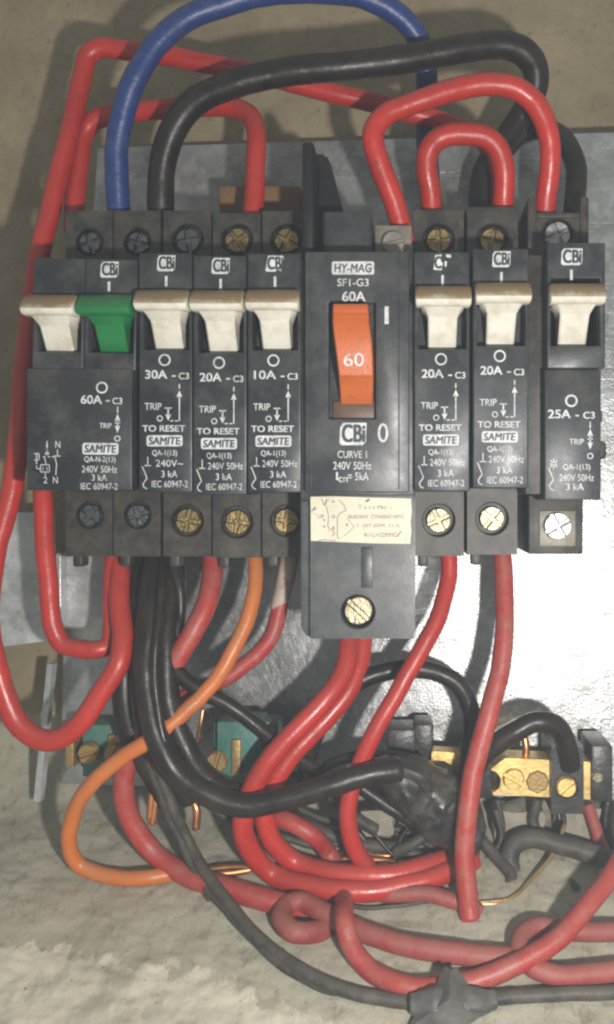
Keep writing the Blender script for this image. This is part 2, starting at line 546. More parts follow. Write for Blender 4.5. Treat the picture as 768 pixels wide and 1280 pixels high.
def screw_head(bm, cx, cz, y, r, cross=True, rot=0.0, gap=2.4, h=5):
    """screw: a base disc and raised sectors that leave the slot open"""
    disc(bm, cx, cz, y, y + 10, r, cham=1.0)
    k = 4 if cross else 2
    for q in range(k):
        t = bmesh.new()
        a0, a1 = 2 * math.pi * q / k, 2 * math.pi * (q + 1) / k
        mid = (a0 + a1) / 2
        if cross:
            apex = (gap * math.sqrt(2) * math.cos(mid), gap * math.sqrt(2) * math.sin(mid))
            off = math.asin(min(0.9, gap / (r - 1)))
            pts = [apex] + [((r - 1) * math.cos(a0 + off + (a1 - a0 - 2 * off) * i / 8), (r - 1) * math.sin(a0 + off + (a1 - a0 - 2 * off) * i / 8)) for i in range(9)]
        else:
            off = math.asin(min(0.9, gap / (r - 1)))
            pts = [((r - 1) * math.cos(a0 + off + (a1 - a0 - 2 * off) * i / 14), (r - 1) * math.sin(a0 + off + (a1 - a0 - 2 * off) * i / 14)) for i in range(15)]
        cr, sr = math.cos(rot), math.sin(rot)
        P2 = [(cx + a * cr - b_ * sr, cz + a * sr + b_ * cr) for a, b_ in pts]
        mx = sum(p[0] for p in P2) / len(P2)
        mz = sum(p[1] for p in P2) / len(P2)
        bk = [t.verts.new((a, y + 0.5, b_)) for a, b_ in P2]
        f1 = [t.verts.new((a, y - h + 1.5, b_)) for a, b_ in P2]
        f2 = [t.verts.new((mx + (a - mx) * 0.86, y - h, mz + (b_ - mz) * 0.86)) for a, b_ in P2]
        n = len(P2)
        for i in range(n):
            j = (i + 1) % n
            t.faces.new((bk[i], bk[j], f1[j], f1[i]))
            t.faces.new((f1[i], f1[j], f2[j], f2[i]))
        t.faces.new(f2)
        t.faces.new(bk)
        merge(bm, t)


def prism(bm, poly, y0, y1, bev=0):
    """poly [(x, z)] extruded from y0 (front) to y1"""
    t = bmesh.new()
    a = [t.verts.new((x, y0, z)) for x, z in poly]
    b_ = [t.verts.new((x, y1, z)) for x, z in poly]
    n = len(poly)
    t.faces.new(a)
    t.faces.new(b_[::-1])
    for i in range(n):
        j = (i + 1) % n
        t.faces.new((a[i], b_[i], b_[j], a[j]))
    if bev:
        bmesh.ops.recalc_face_normals(t, faces=t.faces)
        bmesh.ops.bevel(t, geom=[e for e in t.edges if len(e.link_faces) == 2 and e.calc_face_angle(0) > 0.5], offset=bev, segments=2, affect='EDGES')
    merge(bm, t)


def loft(bm, sections):
    """closed skin through section loops (lists of Vectors of equal length), capped"""
    t = bmesh.new()
    rows = [[t.verts.new(p) for p in s] for s in sections]
    n = len(rows[0])
    for a, b_ in zip(rows, rows[1:]):
        for i in range(n):
            j = (i + 1) % n
            t.faces.new((a[i], a[j], b_[j], b_[i]))
    t.faces.new(rows[0])
    t.faces.new(rows[-1][::-1])
    merge(bm, t)


def spline(pts, per=8):
    """centripetal Catmull-Rom through the points"""
    p = [pts[0] * 2 - pts[1]] + list(pts) + [pts[-1] * 2 - pts[-2]]
    out = []
    for i in range(1, len(p) - 2):
        p0, p1, p2, p3 = p[i - 1], p[i], p[i + 1], p[i + 2]
        t0 = 0.0
        t1 = t0 + max(1e-4, (p1 - p0).length) ** .5
        t2 = t1 + max(1e-4, (p2 - p1).length) ** .5
        t3 = t2 + max(1e-4, (p3 - p2).length) ** .5
        for k in range(per):
            t = t1 + (t2 - t1) * k / per
            a1 = p0 * ((t1 - t) / (t1 - t0)) + p1 * ((t - t0) / (t1 - t0))
            a2 = p1 * ((t2 - t) / (t2 - t1)) + p2 * ((t - t1) / (t2 - t1))
            a3 = p2 * ((t3 - t) / (t3 - t2)) + p3 * ((t - t2) / (t3 - t2))
            b1 = a1 * ((t2 - t) / (t2 - t0)) + a2 * ((t - t0) / (t2 - t0))
            b2 = a2 * ((t3 - t) / (t3 - t1)) + a3 * ((t - t1) / (t3 - t1))
            out.append(b1 * ((t2 - t) / (t2 - t1)) + b2 * ((t - t1) / (t2 - t1)))
    out.append(pts[-1].copy())
    return out


def tube(bm, path, rad, n=16, wob=0.03, seed=0, squash=1.0):
    """round tube along path; rad is a number or one per path point"""
    t = bmesh.new()
    T = []
    for i in range(len(path)):
        d = path[min(i + 1, len(path) - 1)] - path[max(i - 1, 0)]
        T.append(d.normalized())
    up = Vector((0, 1, 0))
    if abs(T[0].dot(up)) > 0.9:
        up = Vector((1, 0, 0))
    nrm = (up - T[0] * up.dot(T[0])).normalized()
    rows = []
    m = len(path)

    def ring(c, tt, nn, r):
        bn = tt.cross(nn)
        return [t.verts.new(c + (nn * math.cos(2 * math.pi * k / n) * squash + bn * math.sin(2 * math.pi * k / n)) * r) for k in range(n)]
    for i, c in enumerate(path):
        nrm = (nrm - T[i] * nrm.dot(T[i])).normalized()
        r = rad[i] if isinstance(rad, (list, tuple)) else rad
        r *= 1 + wob * noise.noise(Vector((c.x * 0.02 + seed, c.y * 0.02, c.z * 0.02)))
        if i == 0:
            rows.append(ring(c - T[0] * 0.2 * r, T[0], nrm, r * 0.8))
        rows.append(ring(c, T[i], nrm, r))
        if i == m - 1:
            rows.append(ring(c + T[i] * 0.2 * r, T[i], nrm, r * 0.8))
    for a, b_ in zip(rows, rows[1:]):
        for k in range(n):
            j = (k + 1) % n
            t.faces.new((a[k], a[j], b_[j], b_[k]))
    t.faces.new(rows[0])
    t.faces.new(rows[-1][::-1])
    merge(bm, t)


# the mortar ledge under the board: a plane that rises towards the back
LZ, LY, LK = -480.0, 275.0, 0.312


def ledge_d(px, py, lift=0.0):
    a = (py - CY) / D
    return (-D * a - (LZ + lift) + LY * LK) / (LK + a)


def ledge_z(x, y):
    return LZ + LK * (y - LY)


def pts3(pts, lift):
    out = []
    for p in pts:
        d = ledge_d(p[0], p[1], lift) if len(p) < 3 else (ledge_d(p[0], p[1], lift + float(p[2][1:])) if isinstance(p[2], str) else p[2])
        out.append(P(p[0], p[1], d))
    return out


WIRE_SEED = [0]


def wire(name, label, cat, pts, width, mat, group=None, core=None, squash=1.0, wob=0.04, n=16):
    """one insulated conductor; width is its breadth in the view. (px, py) alone lies on the ledge, (px, py, 'L20') floats 20 u over it"""
    WIRE_SEED[0] += 1
    ds = [p[2] for p in pts if len(p) > 2 and not isinstance(p[2], str)] or [60]
    md = sum(ds) / len(ds)
    r = width / 2 * (D + md) / D
    v = pts3(pts, r * 1.1)
    path = spline(v, 8)
    sd = WIRE_SEED[0] * 5.3
    for i_, q in enumerate(path):      # hand bent: never quite smooth
        e_ = min(1.0, i_ / 8, (len(path) - 1 - i_) / 8)
        w_ = Vector((q.x * .016 + sd, q.y * .016, q.z * .016))
        path[i_] = q + noise.noise_vector(w_) * 2.2 * e_ + noise.noise_vector(w_ * 3.1) * 0.7 * e_
    bm = bmesh.new()
    tube(bm, path, r, n=n, wob=wob, seed=WIRE_SEED[0] * 3.7, squash=squash)
    base = min(path, key=lambda q: q.z)
    o = tag(link_mesh(bm, name, M[mat], origin=base, sharp=50), label, cat, group)
    for end in (core or ''):
        a, b_ = (v[0], v[1]) if end == 's' else (v[-1], v[-2])
        t = (a - b_).normalized()
        bm = bmesh.new()
        side = t.orthogonal().normalized()
        bn = t.cross(side)
        for k in range(7):
            off = Vector((0, 0, 0)) if k == 0 else side * math.cos(k * math.pi / 3) * r * .45 + bn * math.sin(k * math.pi / 3) * r * .45
            tube(bm, [a + off - t * 3, a + off + t * 6, a + off * .9 + t * 16], r * 0.22, n=8)
        link_mesh(bm, 'copper_core', M['copper'], parent=o, origin=base)
    return o


# ------------------------------------------------------------------ printing


_fonts = {}


def glyph_mesh(s, bold=0.0, shear=0.0):
    key = (s, bold, shear)
    if key not in _fonts:
        cu = bpy.data.curves.new('t', 'FONT')
        cu.body = s
        cu.size = 1.0
        cu.offset = bold
        cu.shear = shear
        cu.resolution_u = 5
        cu.fill_mode = 'FRONT'
        ob = bpy.data.objects.new('t', cu)
        COL.objects.link(ob)
        bpy.context.view_layer.update()
        me = bpy.data.meshes.new_from_object(ob.evaluated_get(bpy.context.evaluated_depsgraph_get()))
        vs = [v.co.copy() for v in me.vertices]
        fs = [tuple(p.vertices) for p in me.polygons]
        bpy.data.objects.remove(ob)
        bpy.data.curves.remove(cu)
        bpy.data.meshes.remove(me)
        x0, x1 = min(v.x for v in vs), max(v.x for v in vs)
        y0, y1 = min(v.y for v in vs), max(v.y for v in vs)
        _fonts[key] = (vs, fs, x0, x1, y0, y1)
    return _fonts[key]


class Ink:
    """flat printing laid on a face at depth y; all positions are (x, row) on the face, rows counted down"""

    def __init__(self, y, rot=0.0, pivot=(0, 0)):
        self.bm = bmesh.new()
        self.y = y
        self.rot = rot
        self.pv = pivot

    def v(self, px, py, up=0.0):
        if self.rot:
            dx, dy = px - self.pv[0], py - self.pv[1]
            c, s = math.cos(self.rot), math.sin(self.rot)
            px, py = self.pv[0] + dx * c - dy * s, self.pv[1] + dx * s + dy * c
        p = P(px, py, self.y - up)
        return self.bm.verts.new(p)

    def poly(self, pts):
        self.bm.faces.new([self.v(*p) for p in pts])

    def text(self, s, cx, cy, w, h, bold=0.012, shear=0.0):
        vs, fs, x0, x1, y0, y1 = glyph_mesh(s, 0.0, shear)
        sx, sy = w / (x1 - x0), h / (y1 - y0)
        b_ = max(0, bold) * sx
        for n_, (ox, oy) in enumerate(((0, 0),) if b_ < 0.05 else ((-b_, -b_ * .5), (b_, -b_ * .5), (-b_, b_ * .5), (b_, b_ * .5))):
            nv = [self.v(cx + ox + (q.x - (x0 + x1) / 2) * sx, cy + oy - (q.y - (y0 + y1) / 2) * sy, n_ * 0.06) for q in vs]
            for f in fs:
                try:
                    self.bm.faces.new([nv[i] for i in f])
                except ValueError:
                    pass

    def line(self, x0, y0, x1, y1, t=1.3):
        dx, dy = x1 - x0, y1 - y0
        ln = math.hypot(dx, dy) or 1
        nx, ny = -dy / ln * t / 2, dx / ln * t / 2
        self.poly([(x0 + nx, y0 + ny), (x1 + nx, y1 + ny), (x1 - nx, y1 - ny), (x0 - nx, y0 - ny)])

    def path(self, pts, t=1.2):
        for a, b_ in zip(pts, pts[1:]):
            self.line(*a, *b_, t)

    def ring(self, cx, cy, r, t=2.0, n=26, ry=None):
        ry = ry or r
        o = [self.v(cx + r * math.cos(2 * math.pi * i / n), cy + ry * math.sin(2 * math.pi * i / n)) for i in range(n)]
        q = [self.v(cx + (r - t) * math.cos(2 * math.pi * i / n), cy + (ry - t) * math.sin(2 * math.pi * i / n)) for i in range(n)]
        for i in range(n):
            j = (i + 1) % n
            self.bm.faces.new((o[i], o[j], q[j], q[i]))

    def rbox(self, cx, cy, w, h, r=3):
        pts = []
        for sx, sy, a0 in ((1, 1, 0), (-1, 1, 90), (-1, -1, 180), (1, -1, 270)):
            for k in range(5):
                a = math.radians(a0 + 22.5 * k)
                pts.append((cx + sx * (w / 2 - r) + r * math.cos(a), cy + sy * (h / 2 - r) + r * math.sin(a)))
        self.poly(pts)


def logo(white, dark, cx, cy, w=23, h=20, torn=None):
    """white tilted tag with the heavy dark letters CBi"""
    k = w / 23.0
    if torn == 'right':
        white.poly([(cx - w * .5, cy + h * .46), (cx - w * .40, cy - h * .46), (cx - w * .05, cy - h * .5), (cx - w * .1, cy - h * .1), (cx + w * .02, cy + h * .05), (cx - w * .06, cy + h * .5)])
        white.poly([(cx + w * .18, cy - h * .5), (cx + w * .47, cy - h * .5), (cx + w * .45, cy - h * .28), (cx + w * .2, cy - h * .33)])
        white.poly([(cx + w * .12, cy - h * .1), (cx + w * .24, cy - h * .05), (cx + w * .2, cy + h * .3), (cx + w * .1, cy + h * .2)])
        dark.text('C', cx - w * .24, cy, 8 * k, h * .74, 0.05)
        return
    if torn == 'corner':
        white.poly([(cx - w * .52, cy + h * .42), (cx - w * .38, cy - h * .5), (cx + w * .42, cy - h * .5), (cx + w * .5, cy - h * .3), (cx + w * .36, cy - h * .2),
                    (cx + w * .46, cy + h * .1), (cx + w * .3, cy + h * .22), (cx + w * .36, cy + h * .5), (cx + w * .12, cy + h * .36), (cx + w * .02, cy + h * .5), (cx - w * .45, cy + h * .5)])
    else:
        white.poly([(cx - w * .5, cy + h * .40), (cx - w * .47, cy - h * .30), (cx - w * .36, cy - h * .5), (cx + w * .5, cy - h * .5), (cx + w * .48, cy + h * .34), (cx + w * .36, cy + h * .5), (cx - w * .42, cy + h * .5)])
    dark.text('CBi', cx + w * .02, cy - h * .03, w * .82, h * .78, 0.045)


def logo_parts(t, face, y, *a, **kw):
    w, k = Ink(y), Ink(y - 0.4)
    logo(w, k, *a, **kw)
    t.part('logo_tag', w.bm, 'print', under=face)
    t.part('logo_letters', k.bm, 'ink', under=face)


def plate_word(white, dark, s, cx, cy, w, h, bold=0.03, shear=0.12, r=3, rim=False):
    white.rbox(cx, cy, w, h, r)
    dark.text(s, cx, cy, w * .88, h * .66, bold, shear)


# ------------------------------------------------------------------ the setting


def grid_sheet(x0, x1, nx, rows, fn):
    bm = bmesh.new()
    vs = []
    for r in rows:
        vs.append([bm.verts.new(fn(x0 + (x1 - x0) * i / nx, r)) for i in range(nx + 1)])
    for a, b_ in zip(vs, vs[1:]):
        for i in range(nx):
            bm.faces.new((a[i], a[i + 1], b_[i + 1], b_[i]))
    return bm


def fbm(x, y, z, o=5):
    return noise.fractal(Vector((x, y, z)), 1.0, 2.0, o)


def wall_pt(x, z):
    return Vector((x, 356 + 7 * fbm(x * .006, z * .006, 3.1) + 3 * fbm(x * .03, z * .03, 8.2), z))


wall = link_mesh(grid_sheet(-1300, 1000, 230, [1250 - 10 * i for i in range(185)], lambda x, z: wall_pt(x, z)), 'wall', M['wall'], origin=(0, 356, -480), sharp=180)
tag(wall, 'brown sandy plaster wall behind the metal plate', None, kind='structure')


def screen_of(x, y, z):
    k = (D + y) / D
    return CX + x / k, CY - z / k


def limewash(x, y):
    """where the old limewash still sticks: towards the front left corner"""
    px, py = screen_of(x, y, ledge_z(x, y))
    edge = 1185 + 0.0006 * max(0, px - 60) ** 2 + 0.05 * px
    return max(-1.5, min(1.5, (py - edge) / 60.0))


def ledge_pt(x, y):
    w = limewash(x, y)
    z = ledge_z(x, y) + 6 * fbm(x * .008, y * .008, 1.7) + 2.2 * fbm(x * .04, y * .04, 5.5) + 1.0 * fbm(x * .15, y * .15, 2.2, 3)
    if y > 235:
        z += (y - 235) ** 2 * 0.006
    z += 3 * max(0, min(1, w * 1.5 + fbm(x * .03, y * .03, 9) * .7))
    return Vector((x, y, z))


lb = grid_sheet(-1300, 1000, 420, [377 - 4 * i for i in range(188)], lambda x, y: ledge_pt(x, y))
ledge = link_mesh(lb, 'cement_ground', M['ledge'], origin=(0, 275, -480), sharp=180)
at = ledge.data.attributes.new('limewash', 'FLOAT', 'POINT')
for i, v in enumerate(ledge.data.vertices):
    at.data[i].value = limewash(v.co.x / S, v.co.y / S + 275)
tag(ledge, 'grey cement ledge with flaking pale limewash below the board', None, kind='structure')

# crumbs of mortar on the ledge
random.seed(4)
cb = bmesh.new()
for k in range(260):
    px, py = random.uniform(0, 768), 1035 + 225 * random.random() ** 1.3
    r = random.choice((0.6, 0.7, 0.8, 1.0, 1.3, 1.3, 2.2)) * random.uniform(.7, 1.2)
    c = P(px, py, ledge_d(px, py, 0))
    c = ledge_pt(c.x, c.y) + Vector((0, 0, r * .4))
    t = bmesh.new()
    bmesh.ops.create_icosphere(t, subdivisions=1, radius=r)
    for v in t.verts:
        v.co = c + Vector((v.co.x * random.uniform(.7, 1.3), v.co.y * random.uniform(.7, 1.3), v.co.z * random.uniform(.5, .9)))
    merge(cb, t)
tag(link_mesh(cb, 'mortar_crumbs', M['plaster_chip'], sharp=20), 'loose mortar crumbs scattered on the grey cement ledge', None, kind='stuff')

# the galvanised back plate
pt = Thing('back_plate', 'large galvanised steel plate on the brown wall behind all the breakers', 'metal plate', P(420, 985, 265))
bm = bmesh.new()
prism(bm, [(p.x, p.z) for p in (P(104, 164, 262), P(900, 160, 262), P(900, 990, 262), P(70, 985, 262), P(70, 800, 262))], 262, 272, bev=1.2)
for v in bm.verts:       # the plate hangs slightly askew
    v.co.y += 6 - 0.06 * v.co.x + 0.045 * v.co.z
pt.part('sheet', bm, 'galv')
bm = bmesh.new()
for (a, b_, c, d) in (((59, 830, 255), (66, 830, 255), (50, 1002, 232), (42, 1002, 232)),):
    q = [P(*a), P(*b_), P(*c), P(*d)]
    t = bmesh.new()
    f = [t.verts.new(p) for p in q]
    g = [t.verts.new(p + Vector((3, 10, 0))) for p in q]
    t.faces.new(f)
    t.faces.new(g[::-1])
    for i in range(4):
        j = (i + 1) % 4
        t.faces.new((f[i], g[i], g[j], f[j]))
    merge(bm, t)
pt.part('flange', bm, 'galv_lit')

rl = Thing('mounting_rail', 'bright galvanised rail sticking out left under the two pole breaker', 'mounting rail', P(40, 805, 250))
bm = bmesh.new()
a, b_, c, d = P(-120, 640, 252), P(76, 640, 252), P(76, 797, 252), P(-120, 822, 252)
prism(bm, [(p.x, p.z) for p in (a, b_, c, d)], 230, 234, bev=1)
rl.part('left_flange', bm, 'galv_lit').name = 'flange'
bm = bmesh.new()
a, c = P(78, 690, 240), P(86, 806, 240)
box(bm, a.x, c.x, 214, 244, c.z, a.z, 3.5, 3)
rl.part('rib', bm, 'galv_lit')
bm = bmesh.new()
a, c = P(88, 640, 252), P(152, 806, 252)
box(bm, a.x, c.x, 234, 240, c.z, a.z, 1)
rl.part('web', bm, 'galv_lit')

# ------------------------------------------------------------------ circuit breakers
YT, YB = 104.0, 248.0          # front of the terminal shrouds, back of the cases
Z_TOP, Z_BOT = 392.0, -83.0    # real top and bottom of a case


def X(px):
    return px - CX


def Z(py):
    return CY - py


def lever_bm(cx, top, w=33.0):
    """T-shaped toggle in its ON position: a stem rising out of the well and a cross bar.  top = row of the bar's upper edge"""
    bm = bmesh.new()
    zt = Z(top + 6)
    # stem: section = (drop, half width, y front, y back)
    secs = [(4, 26, -20, 20), (25, 26.5, -20, 20), (30, 22, -15, 22), (36, 18.8, -7, 26), (38, 18.3, -5.5, 27), (50, 18, 2, 30), (64, 17.8, 11, 34), (82, 17.6, 22, 38)]
    rows = []
    for dz, hw, yf, yb in secs:
        z = zt - dz
        b_ = 2.0
        rows.append([Vector(p) for p in ((cx - hw + b_, yf, z), (cx + hw - b_, yf, z), (cx + hw, yf + b_, z), (cx + hw, yb, z), (cx - hw, yb, z), (cx - hw, yf + b_, z))])
    loft(bm, rows)
    # bar: rounded profile in y-z
    prof = [(-27, 12), (-30, 17), (-31, 21), (-29, 25), (-25, 27.5), (-14, 27.5), (-3, 26), (-1, 14), (-6, 2), (-12, 0.3), (-19, 2.5)]
    rows = []
    for dx, k in ((-w, 0.80), (-w + 1.2, 0.94), (-w + 3.5, 1), (w - 3.5, 1), (w - 1.2, 0.94), (w, 0.80)):
        rows.append([Vector((cx + dx, -15 + (y + 15) * k, zt - (13.5 + (dz - 13.5) * k))) for y, dz in prof])
    loft(bm, rows)
    return bm


def terminal(t, cx, w, zc, top, r, screw, rot, hole_r=None, dirty=True, z0=None, z1=None):
    """one terminal shroud with its screw (a sub-part)"""
    bm = bmesh.new()
    lo, hi = (z0, z1)
    hr = hole_r or r + 5
    block_with_hole(bm, cx - w, cx + w, lo, hi, YT, YB, cx, zc, hr, 16)
    if top:       # upright barbs beside the wire way
        for s in (-1, 1):
            box(bm, cx + s * (w - 4) - 4, cx + s * (w - 4) + 4, 170, 190, hi - 4, hi + 16, 2)
    else:
        box(bm, cx - w + 6, cx - w + 20, YT + 8, YT + 34, lo - 15, lo + 4, 3)
    sh = t.part('terminal_shroud', bm, 'case_deep')
    bm = bmesh.new()
    screw_head(bm, cx, zc, YT + 8, r, True, rot, gap=2.6, h=6)
    t.part('screw', bm, screw, under=sh)
    return sh


def qa_breaker(label, cx, dy, rating, screw_top, screw_bot, torn=None, tilde=False, half=33.3, lever_top=359, bot_bias=0.0):
    """narrow single pole breaker, cx = column of its face, dy = rows it hangs lower"""
    x0, x1 = X(cx) - half, X(cx) + half
    t = Thing('circuit_breaker', label, 'circuit breaker', (X(cx), YB, Z_BOT), 'miniature circuit breakers')
    bm = bmesh.new()
    box(bm, x0 + .6, x1 - .6, 60, YB, Z(612 + dy), Z(322 + dy), 1.5)
    t.part('case', bm, 'case_deep')
    bm = bmesh.new()
    shell_with_well(bm, x0, x1, Z(615 + dy), Z(316 + dy), 0, 92, x0 + 6, x1 - 4, Z(437 + dy), Z(363 + dy), 34)
    face = t.part('face', bm, 'case')
    bm = lever_bm(X(cx) + 1, lever_top + dy, half - .6)
    t.part('handle', bm, 'handle')
    terminal(t, X(cx), half - .5, Z(300) * 1.1, True, 17, screw_top, 0.5 + cx, z0=Z(318 + dy) + 2, z1=Z_TOP - dy)
    terminal(t, X(cx), half - .5, Z(651 + dy * .5) * 1.1, False, 17, screw_bot, 0.2 + cx * .37, z0=Z_BOT - dy * .5, z1=Z(611 + dy) - 1)
    w, k = Ink(-0.4), Ink(-0.8)
    y = dy
    logo_parts(t, face, -0.4, cx + 1, 329 + y, torn=torn)
    w.line(cx + 1, 345 + y, cx + 1, 358 + y, 3.2)
    w.ring(cx - 1, 450 + y, 7.6, 2.0)
    w.text(rating, cx - 11.5, 468 + y, 27, 10.5, 0.02)
    w.line(cx + 8, 470 + y, cx + 13, 470 + y, 1.8)
    w.text('C3', cx + 23, 470 + y, 12.5, 8, 0.016)
    w.line(cx + 17.5, 480 + y, cx + 17.5, 486 + y, 1.4)
    w.poly([(cx + 17.5, 488 + y), (cx + 21, 496 + y), (cx + 14, 496 + y)])
    w.line(cx + 17.5, 495 + y, cx + 17.5, 526 + y, 1.5)
    w.line(cx + 6, 526 + y, cx + 10, 526 + y, 1.3)
    w.line(cx + 12, 526 + y, cx + 16, 526 + y, 1.3)
    w.text('TRIP', cx - 15.5, 508 + y, 21, 8.5, 0.006)
    w.line(cx - 1, 510 + y, cx + 8, 510 + y, 1.4)
    w.line(cx + 3.5, 510 + y, cx + 3.5, 519 + y, 1.8)
    w.poly([(cx + 0, 518 + y), (cx + 7, 518 + y), (cx + 3.5, 526 + y)])
    w.ring(cx - 7, 523 + y, 3.8, 1.2)
    w.text('TO RESET', cx - 2, 535.5 + y, 53, 7.8, 0.022)
    plate_word(w, k, 'SAMITE', cx - 1, 551 + y, 45, 14)
    w.text('QA-1(13)', cx - 1, 567 + y, 31, 9, 0.012)
    w.line(cx - 26, 582 + y, cx - 18, 582 + y, 1.2)
    w.line(cx - 22, 571 + y, cx - 22, 582 + y, 1.2)
    w.text('240V~' if tilde else '240V 50Hz', cx + 4 + (1 if tilde else 3), 579 + y, 34 if tilde else 44, 8.6, 0.004)
    w.text('3 kA', cx + 5, 592.5 + y, 20, 8.4, 0.006)
    w.text('IEC 60947-2', cx + 5.5, 605 + y, 45, 8.2, 0.004)
    w.path([(cx - 29, 583 + y), (cx - 26, 590 + y), (cx - 23, 598 + y), (cx - 26, 602 + y), (cx - 28, 605 + y), (cx - 27, 609 + y), (cx - 23, 611 + y)], 1.2)
    t.part('printing', w.bm, 'print', under=face)
    t.part('lettering', k.bm, 'ink', under=face)
    return t


def trip_symbol(w, x, y0, y1, yr):
    w.line(x, y0, x, y0 + 8, 1.4)
    m = (y0 + 10 + y1) / 2
    w.poly([(x, y0 + 9), (x + 3.4, y0 + 18), (x - 3.4, y0 + 18)])
    w.line(x, y0 + 16, x, y1 - 8, 1.6)
    w.line(x - 3.4, m - 1, x + 3.4, m - 1, 1.4)
    w.poly([(x - 3.2, y1 - 9), (x + 3.2, y1 - 9), (x, y1)])
    w.ring(x, yr, 3.9, 1.3)


# -- two pole breaker at the left end
def two_pole():
    xs = (71.0, 137.0)
    t = Thing('circuit_breaker', 'wide 60 amp two pole breaker with one white and one green lever', 'circuit breaker', (X(104), YB, Z_BOT), 'miniature circuit breakers')
    x0, x1 = X(38), X(169.5)
    bm = bmesh.new()
    box(bm, x0 + 2, x1 - 1, 60, YB, Z(612), Z(328), 1.5)
    t.part('case', bm, 'case_deep')
    bm = bmesh.new()
    rot = Matrix.Translation((X(104), 0, Z(460))) @ Matrix.Rotation(math.radians(1.2), 4, 'Y') @ Matrix.Translation((-X(104), 0, -Z(460)))
    tb = bmesh.new()
    for i in (0, 1):
        a, b_ = (x0 + 2, X(104) - .2) if i == 0 else (X(104) + .2, x1)
        shell_with_well(tb, a, b_, Z(462), Z(323), 0, 90, a + 6, b_ - 4, Z(440), Z(370), 34)
    merge(bm, tb, rot)
    box(bm, x0 - 3, x1 - 3, -4, 90, Z(613), Z(461), 2)
    face = t.part('face', bm, 'case')
    for i, cx in enumerate(xs):
        t.part('handle', lever_bm(X(cx) - 1 + 2 * i, 365, 32.6 if i == 0 else 33.2), 'handle' if i == 0 else 'handle_green', label=('dirty white lever', 'green lever')[i])
        terminal(t, X(cx) + 1, 32.2, Z(303) * 1.1, True, 15, 'screw_dark', 0.3 + i, z0=Z(325) + 2, z1=Z_TOP, hole_r=19)
        terminal(t, X(cx) + 1, 32.2, Z(644) * 1.1, False, 15, 'screw_dark', 0.9 + i, z0=Z_BOT, z1=Z(612) - 1, hole_r=19)
    w, k = Ink(-0.4), Ink(-0.8)
    logo_parts(t, face, -0.4, 137, 337)
    w.line(136.5, 352, 136.5, 364, 3.2)
    t.part('on_mark', w.bm, 'print', under=face)
    w, k = Ink(-4.4, math.radians(0.6), (125, 540)), Ink(-4.8, math.radians(0.6), (125, 540))
    w.ring(127, 484.5, 7.4, 2.0)
    w.text('60A', 114, 499.5, 26, 10.5, 0.02)
    w.line(132, 501, 137, 501, 1.8)
    w.text('C3', 146.5, 501, 12, 8, 0.016)
    trip_symbol(w, 147, 508, 541, 548)
    w.text('TRIP', 132, 532, 15, 6.5, 0.012)
    plate_word(w, k, 'SAMITE', 126, 561, 45, 14.5)
    w.text('QA-N-2(13)', 125.5, 575, 39, 9, 0.012)
    w.text('240V 50Hz', 125, 586.5, 44, 8.6, 0.004)
    w.text('3 kA', 125, 597, 19, 8.2, 0.006)
    w.text('IEC 60947-2', 125, 608, 46, 8, 0.004)
    t.part('printing', w.bm, 'print', under=face)
    t.part('lettering', k.bm, 'ink', under=face)
    w = Ink(-4.4)
    w.text('1', 59, 555.5, 1.7, 8.4, 0.0)
    w.text('N', 72.5, 555.5, 6, 8.4, 0.004)
    w.text('2', 57, 600, 5, 8, 0.004)
    w.text('N', 69.5, 600, 6, 8.4, 0.004)
    for q in ((59, 561, 59, 569), (72, 562, 72, 570), (68, 570, 76, 570), (54, 571, 57, 571), (60, 571, 63, 571), (65, 571, 69, 571), (56, 572, 58, 581),
              (43, 567, 49, 567), (43, 575, 48, 575), (49, 567, 49, 575), (46, 567, 46, 580), (46, 582, 46, 586), (47, 586, 51, 586), (51, 581, 62, 581), (51, 590, 62, 590), (51, 581, 51, 590),
              (62, 581, 62, 590), (54, 584, 54, 588), (59, 584, 59, 588), (57, 590, 57, 595), (69, 572, 71, 580), (71, 580, 70, 594)):
        w.line(*q, 1.1)
    w.poly([(59, 562), (62, 568), (56, 568)])
    t.part('wiring_diagram', w.bm, 'print', under=face)
    return t


two_pole()
GRP = ' amp breaker '
qa_breaker('narrow 30 amp breaker with ivory lever, next to the green lever', 207, 0, '30A', 'screw_dark', 'screw_old', tilde=True)
qa_breaker('narrow 20 amp breaker between the 30 amp and the 10 amp breakers', 275, 3.5, '20A', 'screw_old', 'screw_old', lever_top=356)
qa_breaker('narrow 10 amp breaker with chipped logo, beside the orange lever breaker', 343, 0.5, '10A', 'screw_old', 'screw_old', torn='corner', lever_top=358)
qa_breaker('20 amp breaker with half worn logo, just right of the orange lever breaker', 552.5, -1, '20A', 'screw_old', 'screw_zinc', torn='right', half=35, lever_top=355)
qa_breaker('20 amp breaker with intact logo beside the lone 25 amp breaker', 626, -5, '20A', 'screw_old', 'screw_zinc', half=35, lever_top=355)


